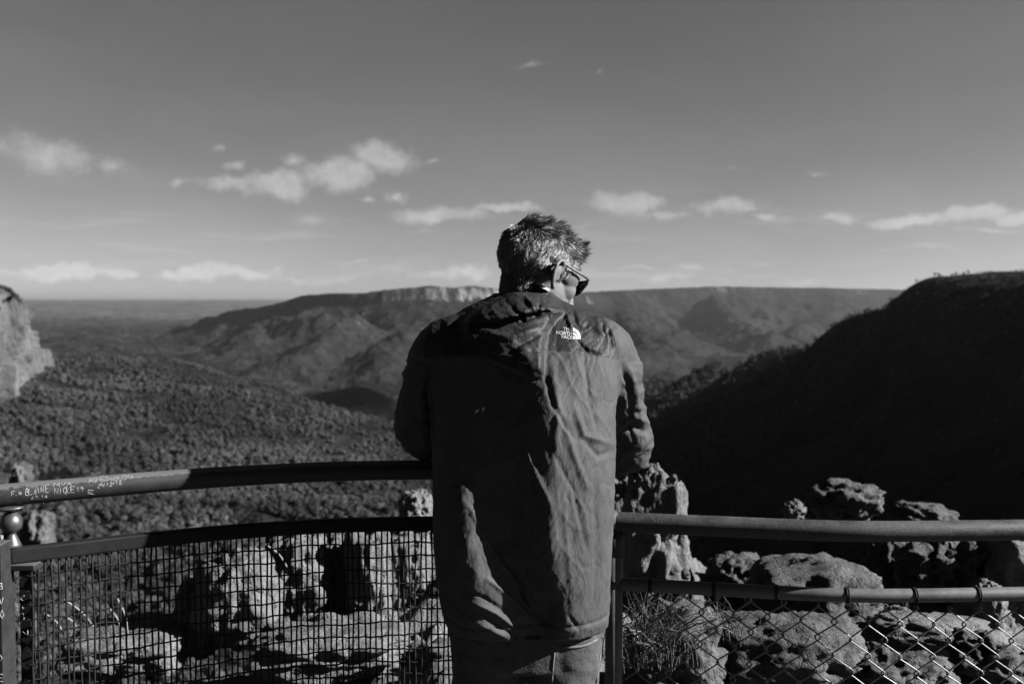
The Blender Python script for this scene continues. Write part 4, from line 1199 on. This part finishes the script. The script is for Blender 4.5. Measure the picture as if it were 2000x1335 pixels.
def poly_sd(u, v, pg):
    """signed distance in pixels to a polygon, positive inside"""
    pg = np.array(pg, dtype=float); d = np.full(len(u), 1e9); ins = np.zeros(len(u), dtype=bool)
    for a, b in zip(pg, np.roll(pg, -1, axis=0)):
        e = b - a; t = np.clip(((u - a[0]) * e[0] + (v - a[1]) * e[1]) / (e @ e), 0, 1)
        d = np.minimum(d, np.hypot(u - a[0] - t * e[0], v - a[1] - t * e[1]))
        cond = (a[1] > v) != (b[1] > v)
        with np.errstate(divide='ignore', invalid='ignore'):
            xi = (b[0] - a[0]) * (v - a[1]) / (b[1] - a[1] + 1e-12) + a[0]
        ins ^= cond & (u < xi)
    return np.where(ins, d, -d)


def line_d(u, v, pts):
    d = np.full(len(u), 1e9); tt = np.zeros(len(u)); side = np.zeros(len(u)); n = len(pts) - 1
    for i, (a, b) in enumerate(zip(pts[:-1], pts[1:])):
        ex, ey = b[0] - a[0], b[1] - a[1]; t = np.clip(((u - a[0]) * ex + (v - a[1]) * ey) / (ex * ex + ey * ey), 0, 1)
        q = np.hypot(u - a[0] - t * ex, v - a[1] - t * ey); m = q < d
        d = np.where(m, q, d); tt = np.where(m, (i + t) / n, tt); side = np.where(m, np.sign(ex * (v - a[1]) - ey * (u - a[0])), side)
    return d, tt, side


# broad shape of the back: (u, v, metres towards the viewer)
SC = np.array([(u, v, h) for (v, row) in [(700, ((840, -.030), (940, -.018), (1040, .002), (1075, .012), (1150, .004), (1200, .0))),
      (800, ((830, -.045), (920, -.028), (1000, -.018), (1040, .002), (1064, .020), (1130, .008), (1200, .002))),
      (900, ((840, -.024), (910, -.017), (1000, -.018), (1040, .0), (1068, .016), (1130, .010), (1195, .002))),
      (970, ((840, -.010), (905, .008), (945, -.012), (1000, -.014), (1070, .014), (1130, .010), (1195, .004))),
      (1060, ((840, -.012), (915, .018), (975, -.018), (1020, -.010), (1078, .014), (1130, .010), (1195, .004))),
      (1130, ((845, -.012), (930, .020), (1030, -.022), (1060, -.004), (1095, .012), (1140, .008), (1190, .004))),
      (1200, ((850, -.010), (945, .016), (1075, -.018), (1105, .008), (1150, .004), (1190, .0))),
      (1260, ((860, -.004), (950, .006), (1085, -.006), (1110, .002), (1190, .0)))] for (u, h) in row], dtype=float)


def tps2(c, s):
    n = len(c); xy = c[:, :2] / s; r = np.linalg.norm(xy[:, None] - xy[None], axis=2)
    K = np.where(r > 0, r * r * np.log(r + 1e-12), 0) + np.eye(n) * .002; Pm = np.c_[np.ones(n), xy]
    A = np.zeros((n + 3, n + 3)); A[:n, :n] = K; A[:n, n:] = Pm; A[n:, :n] = Pm.T
    w = np.linalg.solve(A, np.r_[c[:, 2], 0, 0, 0])
    def ev(u, v):
        q = np.c_[u, v] / s; r2 = ((q[:, None] - xy[None]) ** 2).sum(2)
        return 0.5 * r2 * np.log(r2 + 1e-12) @ w[:-3] + w[-3] + q @ w[-2:]
    return ev


BACK = tps2(SC, 200.)
HOOD = [(915, 618), (960, 590), (1010, 566), (1050, 585), (1085, 600), (1106, 608), (1086, 626), (1068, 650), (1064, 690), (1063, 733), (1040, 737), (1005, 722), (955, 700), (915, 670), (895, 640)]
ROLL_ = [(885, 628), (930, 600), (985, 575), (1020, 558), (1062, 578), (1105, 604), (1090, 618), (1050, 618), (1000, 632), (940, 640), (900, 640)]


def back_mask(co, no):
    """how far a vertex belongs to the back of the trunk rather than to a sleeve"""
    m = sstep(-no[:, 1], .05, .45)
    return m * sstep(co[:, 0], -.225, -.195) * (1 - sstep(co[:, 0], .245, .275))


def drape(me, stage):
    co = co_of(me); no = no_of(me); u, v = PIX(co); bm_ = back_mask(co, no)
    h = np.zeros(len(co))
    if stage == 1:
        sh_ = np.clip(BACK(u, np.clip(v, 690, 1270)) * (1 + 1.0 * sstep(v, 900, 1000) * (1 - sstep(u, 1070, 1110))), -.045, .045) * sstep(v, 640, 740)
        h += sh_ * bm_
        sd1 = poly_sd(u, v, HOOD); h += .040 * sstep(sd1, -3, 13) * bm_ * (.75 + .25 * sstep(v, 600, 735)) + .012 * sstep(sd1, 10, 45) * bm_
        sd2 = poly_sd(u, v, ROLL_); h += .022 * sstep(sd2, -2, 12) * bm_
        co = co + np.array([0, -1, 0]) * h[:, None] * .9 + np.array([0, 0, .12]) * h[:, None]
        slv = ((co[:, 0] < -.20) | (co[:, 0] > .255)) & (co[:, 2] < 1.45)
        w = fbm(co * np.array([7, 7, 9]), 2, 200, .45)
        co = co + no * (w * (.0075 * slv + .0030))[:, None]
        # sleeves sag and bunch at the elbow
    else:
        crs = lambda pts, amp, wd, asym=0.0: _cr(u, v, pts, amp, wd, asym)
        def _cr(u, v, pts, amp, wd, asym):
            d, t, s = line_d(u, v, pts); return amp * np.exp(-(d / wd) ** 2) * np.sin(np.clip(t, .02, .98) * math.pi) ** .5
        # seams: yoke, armholes, hem channel
        h += crs([(835, 700), (940, 690), (1062, 684), (1130, 688), (1206, 703)], -.0022, 2.2) + crs([(1190, 640), (1200, 668), (1206, 703), (1207, 760)], -.0018, 2.0) + crs([(826, 700), (835, 800), (850, 940)], -.003, 2.2)
        h -= .0025 * np.exp(-((co[:, 2] - .848) / .0035) ** 2)
        h += .003 * sstep(co[:, 2], .850, .838)
        # long diagonal pulls at the lower left and above the hem
        for pts, amp, wd in [([(915, 990), (960, 1070), (1030, 1165), (1062, 1205)], .006, 5), ([(925, 1010), (985, 1100), (1050, 1180)], -.004, 6), ([(950, 1130), (1000, 1170), (1055, 1225)], .006, 5), ([(905, 1165), (965, 1195), (1020, 1235)], .006, 4), ([(915, 1185), (975, 1225), (1010, 1240)], -.005, 4),
                             ([(900, 1150), (950, 1170), (1000, 1205)], -.004, 5), ([(905, 1200), (955, 1225), (990, 1243)], .005, 4), ([(1000, 1110), (1025, 1170), (1035, 1180)], -.007, 4), ([(1040, 1180), (1070, 1225)], -.006, 5), ([(1010, 1090), (1030, 1150)], .005, 4), ([(1110, 1200), (1130, 1228)], -.004, 4),
                             ([(1062, 720), (1080, 790), (1120, 860)], -.0035, 6), ([(1095, 800), (1125, 900), (1150, 960)], .0025, 7), ([(1120, 790), (1140, 850), (1198, 868)], .0045, 7), ([(1140, 860), (1170, 890), (1198, 880)], -.0035, 7), ([(1075, 700), (1090, 800), (1085, 900)], .003, 8),
                             ([(1080, 880), (1120, 960), (1150, 1090)], -.002, 6), ([(1100, 940), (1105, 1050), (1120, 1180)], .002, 7), ([(1160, 900), (1165, 1050), (1160, 1190)], -.002, 8), ([(1140, 690), (1150, 780), (1170, 850)], -.0025, 5), ([(1020, 860), (1050, 930), (1075, 985)], .006, 6),
                             # shoulder and yoke
                             ([(1118, 606), (1130, 640)], -.004, 4), ([(1105, 610), (1118, 650)], .004, 4), ([(1176, 630), (1182, 655)], -.005, 4), ([(1188, 640), (1196, 680)], -.006, 4), ([(1125, 664), (1150, 685), (1170, 690)], -.006, 4), ([(1140, 640), (1150, 632)], -.003, 4), ([(1160, 640), (1190, 660), (1185, 690)], .004, 6),
                             # hood
                             ([(905, 632), (960, 636), (1010, 626), (1085, 604)], -.012, 5), ([(950, 655), (1000, 660), (1050, 640)], .006, 7), ([(1000, 600), (1030, 625)], -.005, 5), ([(1035, 590), (1060, 610)], .005, 5), ([(985, 690), (1020, 668), (1060, 650)], -.006, 6), ([(958, 700), (1005, 720), (1058, 735)], .007, 5), ([(1020, 570), (1045, 610)], .004, 4), ([(1055, 585), (1050, 620)], -.005, 3)]:
            h += crs(pts, amp * 1.45, wd * .85)
        h *= np.maximum(bm_, .0)
        an = fbm(np.c_[co[:, 0] * 22 + co[:, 2] * 7, co[:, 1] * 10, co[:, 2] * 6], 4, 210, .55)
        an2 = fbm(np.c_[co[:, 0] * 40 - co[:, 2] * 16, co[:, 1] * 20, co[:, 2] * 15], 3, 215, .55, ridged=True) - .35
        rightp = sstep(u, 1050, 1080) * sstep(v, 690, 720)
        hoody = sstep(poly_sd(u, v, HOOD), -5, 10) * bm_
        calm = 1 - .8 * hoody
        h += an * (.0016 - .0004 * rightp) + an2 * .0010 * calm + calm * .0011 * np.exp(-(pn(np.c_[co[:, 0] * 15 + co[:, 2] * 6, co[:, 1] * 9, co[:, 2] * 7], 240) / .07) ** 2) - calm * .0012 * np.exp(-(pn(np.c_[co[:, 0] * 19 - co[:, 2] * 9, co[:, 1] * 9, co[:, 2] * 8], 244) / .06) ** 2)
        h += hoody * .0028 * fbm(np.c_[co[:, 0] * 26, co[:, 1] * 26, co[:, 2] * 34 + co[:, 0] * 15], 3, 222)
        slv = ((co[:, 0] < -.205) | (co[:, 0] > .262)) & (co[:, 2] < 1.44)
        h += slv * .0045 * (fbm(np.c_[co[:, 0] * 10 + co[:, 2] * 12, co[:, 1] * 10, co[:, 2] * 17], 2, 230, .4, ridged=True) - .4)
        slm = sstep(co[:, 0], .250, .268) * (co[:, 2] < 1.47)
        for pts, amp, wd in [([(1212, 715), (1226, 750), (1230, 800)], -.008, 5), ([(1222, 705), (1240, 760), (1252, 830)], .006, 6), ([(1214, 830), (1238, 812), (1262, 826)], .010, 6), ([(1212, 846), (1240, 832), (1264, 846)], -.010, 6), ([(1220, 880), (1250, 868), (1274, 850)], .008, 6),
                             ([(1208, 905), (1245, 896), (1272, 880)], -.009, 6), ([(1205, 922), (1240, 912), (1270, 902)], .009, 6), ([(1232, 780), (1228, 830), (1240, 870)], -.006, 5)]:
            h += crs(pts, amp, wd) * slm
        co = co + no * h[:, None]
    set_co(me, co)


drape(jm, 1)
jm = remeshed(jm, .0034, 1, 'jacket')
drape(jm, 2)
jc = co_of(jm); jn = no_of(jm); ju, jv = PIX(jc)
seam_v = np.interp(ju, [820, 940, 1062, 1130, 1206], [702, 691, 684, 688, 703])
yk = sstep(seam_v - jv, -1.0, 2.0) * (jc[:, 0] > -.215) * sstep(1.0 * np.interp(jv, [600, 640, 668, 703], [1170, 1190, 1200, 1206]) - ju, -1.5, 1.5)
yk = np.maximum(yk, sstep(poly_sd(ju, jv, HOOD), -2, 3) * sstep(-jn[:, 1], -.3, .1))
a_ = jm.attributes.new('yoke', 'FLOAT', 'POINT'); a_.data.foreach_set('value', yk.astype(np.float32))
jm.materials.append(M['jacket'])
jacket = obj('jacket', jm, person); jacket['label'] = 'dark nylon rain jacket with a darker yoke and a hood lying on the back'
bvh_j = BVHTree.FromPolygons([v.co for v in jm.vertices], [p.vertices[:] for p in jm.polygons])

# standing collar with a pale lining showing along its edge
def collar(off, z_extra, thick, name, mat):
    vs = []; fs = []; n = 72; c = HM @ Vector((0, -.045, -.10))
    rows = [(0, 0), (.35, 0), (.7, 0), (1, 0), (1, 1), (.6, 1), (0, 1)]
    for (t, inner) in rows:
        for k in range(n):
            a = 2 * math.pi * k / n
            rx, ry = .080 + off - .006 * t, .083 + off - .006 * t
            if inner: rx -= thick; ry -= thick
            wob = .004 * math.sin(5 * a + 1) + .003 * math.sin(9 * a)
            bx = .050 + (rx + wob) * math.cos(a); by = 2.552 + (ry + wob) * math.sin(a) + .010 * t
            back_ = max(0, -math.sin(a)); side_ = math.cos(a)
            zt = 1.590 + .045 * back_ - .012 * max(0, side_) + .008 * max(0, -side_) + .004 * math.sin(7 * a) + z_extra
            vs.append(Vector((bx, by, 1.50 + (zt - 1.50) * t)))
    for i in range(len(rows) - 1):
        for k in range(n):
            k2 = (k + 1) % n; fs.append((i * n + k, i * n + k2, (i + 1) * n + k2, (i + 1) * n + k))
    return obj(name, mesh_np(name, vs, fs, mat), jacket)


ya = collar(.0, 0, .006, 'collar', M['jacket'])
at_ = ya.data.attributes.new('yoke', 'FLOAT', 'POINT'); at_.data.foreach_set('value', np.ones(len(ya.data.vertices), dtype=np.float32))
cl_in = collar(-.0065, .009, .004, 'collar_lining', M['lining']); cl_in['label'] = 'pale lining edge of the collar'

# chest brand print on the right shoulder: three lines of letters and a quarter dome of three bands
def flat_on_jacket(verts2, faces, name, label=None):
    """drop flat shapes given in photograph pixels onto the cloth"""
    vs = []; cp = Vector((0, 0, CAMZ))
    for (u, v) in verts2:
        w = (P(u, v, 3.0) - cp).normalized(); hit = bvh_j.ray_cast(cp, w)
        vs.append((hit[0] + hit[1] * .0012) if hit[0] is not None else P(u, v, 2.36))
    o = obj(name, mesh_np(name, vs, faces, M['print'], smooth=False), jacket)
    if label: o['label'] = label
    return o


def text_mesh(s):
    cu = bpy.data.curves.new('t', 'FONT'); cu.body = s; cu.size = 1.0; cu.offset = .018; cu.resolution_u = 3; cu.align_x = 'RIGHT'; cu.space_character = .98
    o = bpy.data.objects.new('t', cu); C.objects.link(o); dg = bpy.context.evaluated_depsgraph_get(); dg.update()
    me = bpy.data.meshes.new_from_object(o.evaluated_get(dg)); bpy.data.objects.remove(o)
    bm = bmesh.new(); bm.from_mesh(me); bmesh.ops.triangulate(bm, faces=bm.faces)
    bmesh.ops.subdivide_edges(bm, edges=[e for e in bm.edges if e.calc_length() > .35], cuts=1)
    bmesh.ops.triangulate(bm, faces=bm.faces)
    vs = [(v.co.x, v.co.y) for v in bm.verts]; fs = [tuple(v.index for v in f.verts) for f in bm.faces]; bm.free()
    return vs, fs


sl = math.tan(R(3.5))
for txt, ur, vb, wd, hh in (('THE', 1116.5, 646.6, 17, 6.5), ('NORTH', 1116.5, 655.0, 30.5, 6.8), ('FACE', 1118.0, 662.4, 21.5, 6.4)):
    vs, fs = text_mesh(txt); x0 = min(v[0] for v in vs); x1 = max(v[0] for v in vs); y1 = max(v[1] for v in vs)
    px = [(ur + (x - x1) / (x1 - x0) * wd, vb - y / y1 * hh + ((x - x1) / (x1 - x0) * wd) * sl) for (x, y) in vs]
    flat_on_jacket(px, fs, 'lettering', 'small white printed letters')
for (r0, r1, ry) in ((0, 5.0, 1.25), (6.2, 9.6, 1.3), (10.8, 15.6, 1.38)):
    vs = []; fs = []; n = 12
    for k in range(n + 1):
        a = math.pi / 2 * k / n
        for r_ in (r0, r1): vs.append((1118.5 + r_ * math.cos(a), 661.8 - r_ * ry * math.sin(a) + (r_ * math.cos(a)) * sl))
    for k in range(n): fs.append((2 * k, 2 * k + 1, 2 * k + 3, 2 * k + 2))
    flat_on_jacket(vs, fs, 'emblem_band', 'white curved band of the printed emblem')

# --- jeans and shoes
jn_ = MB()
jn_.add(loft([(.034, 2.415, .955, .165, .115, .115, 2.2), (.034, 2.405, .90, .168, .115, .115, 2.2), (.034, 2.405, .82, .172, .118, .115, 2.2), (.034, 2.405, .76, .170, .118, .11, 2.2), (.034, 2.40, .72, .165, .11, .10, 2.2)]))
for s, hx, kx, fx in ((-1, -.052, -.075, -.09), (1, .120, .135, .15)):
    jn_.tube(smooth_path([(hx, 2.395, .80), (hx + .004 * s, 2.39, .70), (kx, 2.385, .48), (fx, 2.33, .10)], 5), list(np.interp(np.linspace(0, 1, 16), [0, .3, .62, 1], [.100, .092, .072, .058])), 22)
jeans_me = remeshed(jn_.mesh('tmp'), .006, 4, 'jeans')
c_ = co_of(jeans_me); n_ = no_of(jeans_me)
c_ = c_ + n_ * (.0025 * (fbm(np.c_[c_[:, 0] * 12 + c_[:, 2] * 12, c_[:, 1] * 9, c_[:, 2] * 16], 3, 300, .5, ridged=True) - .3) + .0012 * fbm(c_ * 30, 3, 310))[:, None]
set_co(jeans_me, c_); jeans_me.materials.append(M['denim'])
jeans = obj('jeans', jeans_me, person); jeans['label'] = 'blue-grey faded denim jeans' if False else 'faded denim jeans'
bvh_d = BVHTree.FromPolygons([v.co for v in jeans_me.vertices], [p.vertices[:] for p in jeans_me.polygons])


def on_denim(pts_px, r, name):
    run = []; cp = Vector((0, 0, CAMZ))
    for (u, v) in pts_px:
        hit = bvh_d.ray_cast(cp, (P(u, v, 3.0) - cp).normalized())
        if hit[0] is not None: run.append(hit[0] + hit[1] * r * .4)
    if len(run) > 1: obj(name, MB().tube(smooth_path(run, 4), r, 6).mesh(name, M['denim_trim']), jeans)


on_denim([(1098, 1262), (1120, 1263), (1145, 1258), (1165, 1248), (1177, 1238)], .0032, 'pocket_edge')
on_denim([(1083, 1272), (1080, 1300), (1078, 1333)], .0022, 'seam')
on_denim([(1176, 1240), (1172, 1275), (1164, 1333)], .0025, 'seam')
for s, fx in ((-1, -.09), (1, .15)):
    q = MB().ell((fx, 2.40, .045), (.048, .135, .045), 16).ell((fx, 2.33, .075), (.046, .06, .06), 14).box((fx, 2.395, .012), (.046, .135, .012))
    sm_ = remeshed(q.mesh('tmp'), .007, 3, 'shoe'); sm_.materials.append(M['shoe'])
    cz = co_of(sm_); cz[:, 2] = np.maximum(cz[:, 2], .001); set_co(sm_, cz); obj('shoe', sm_, person)
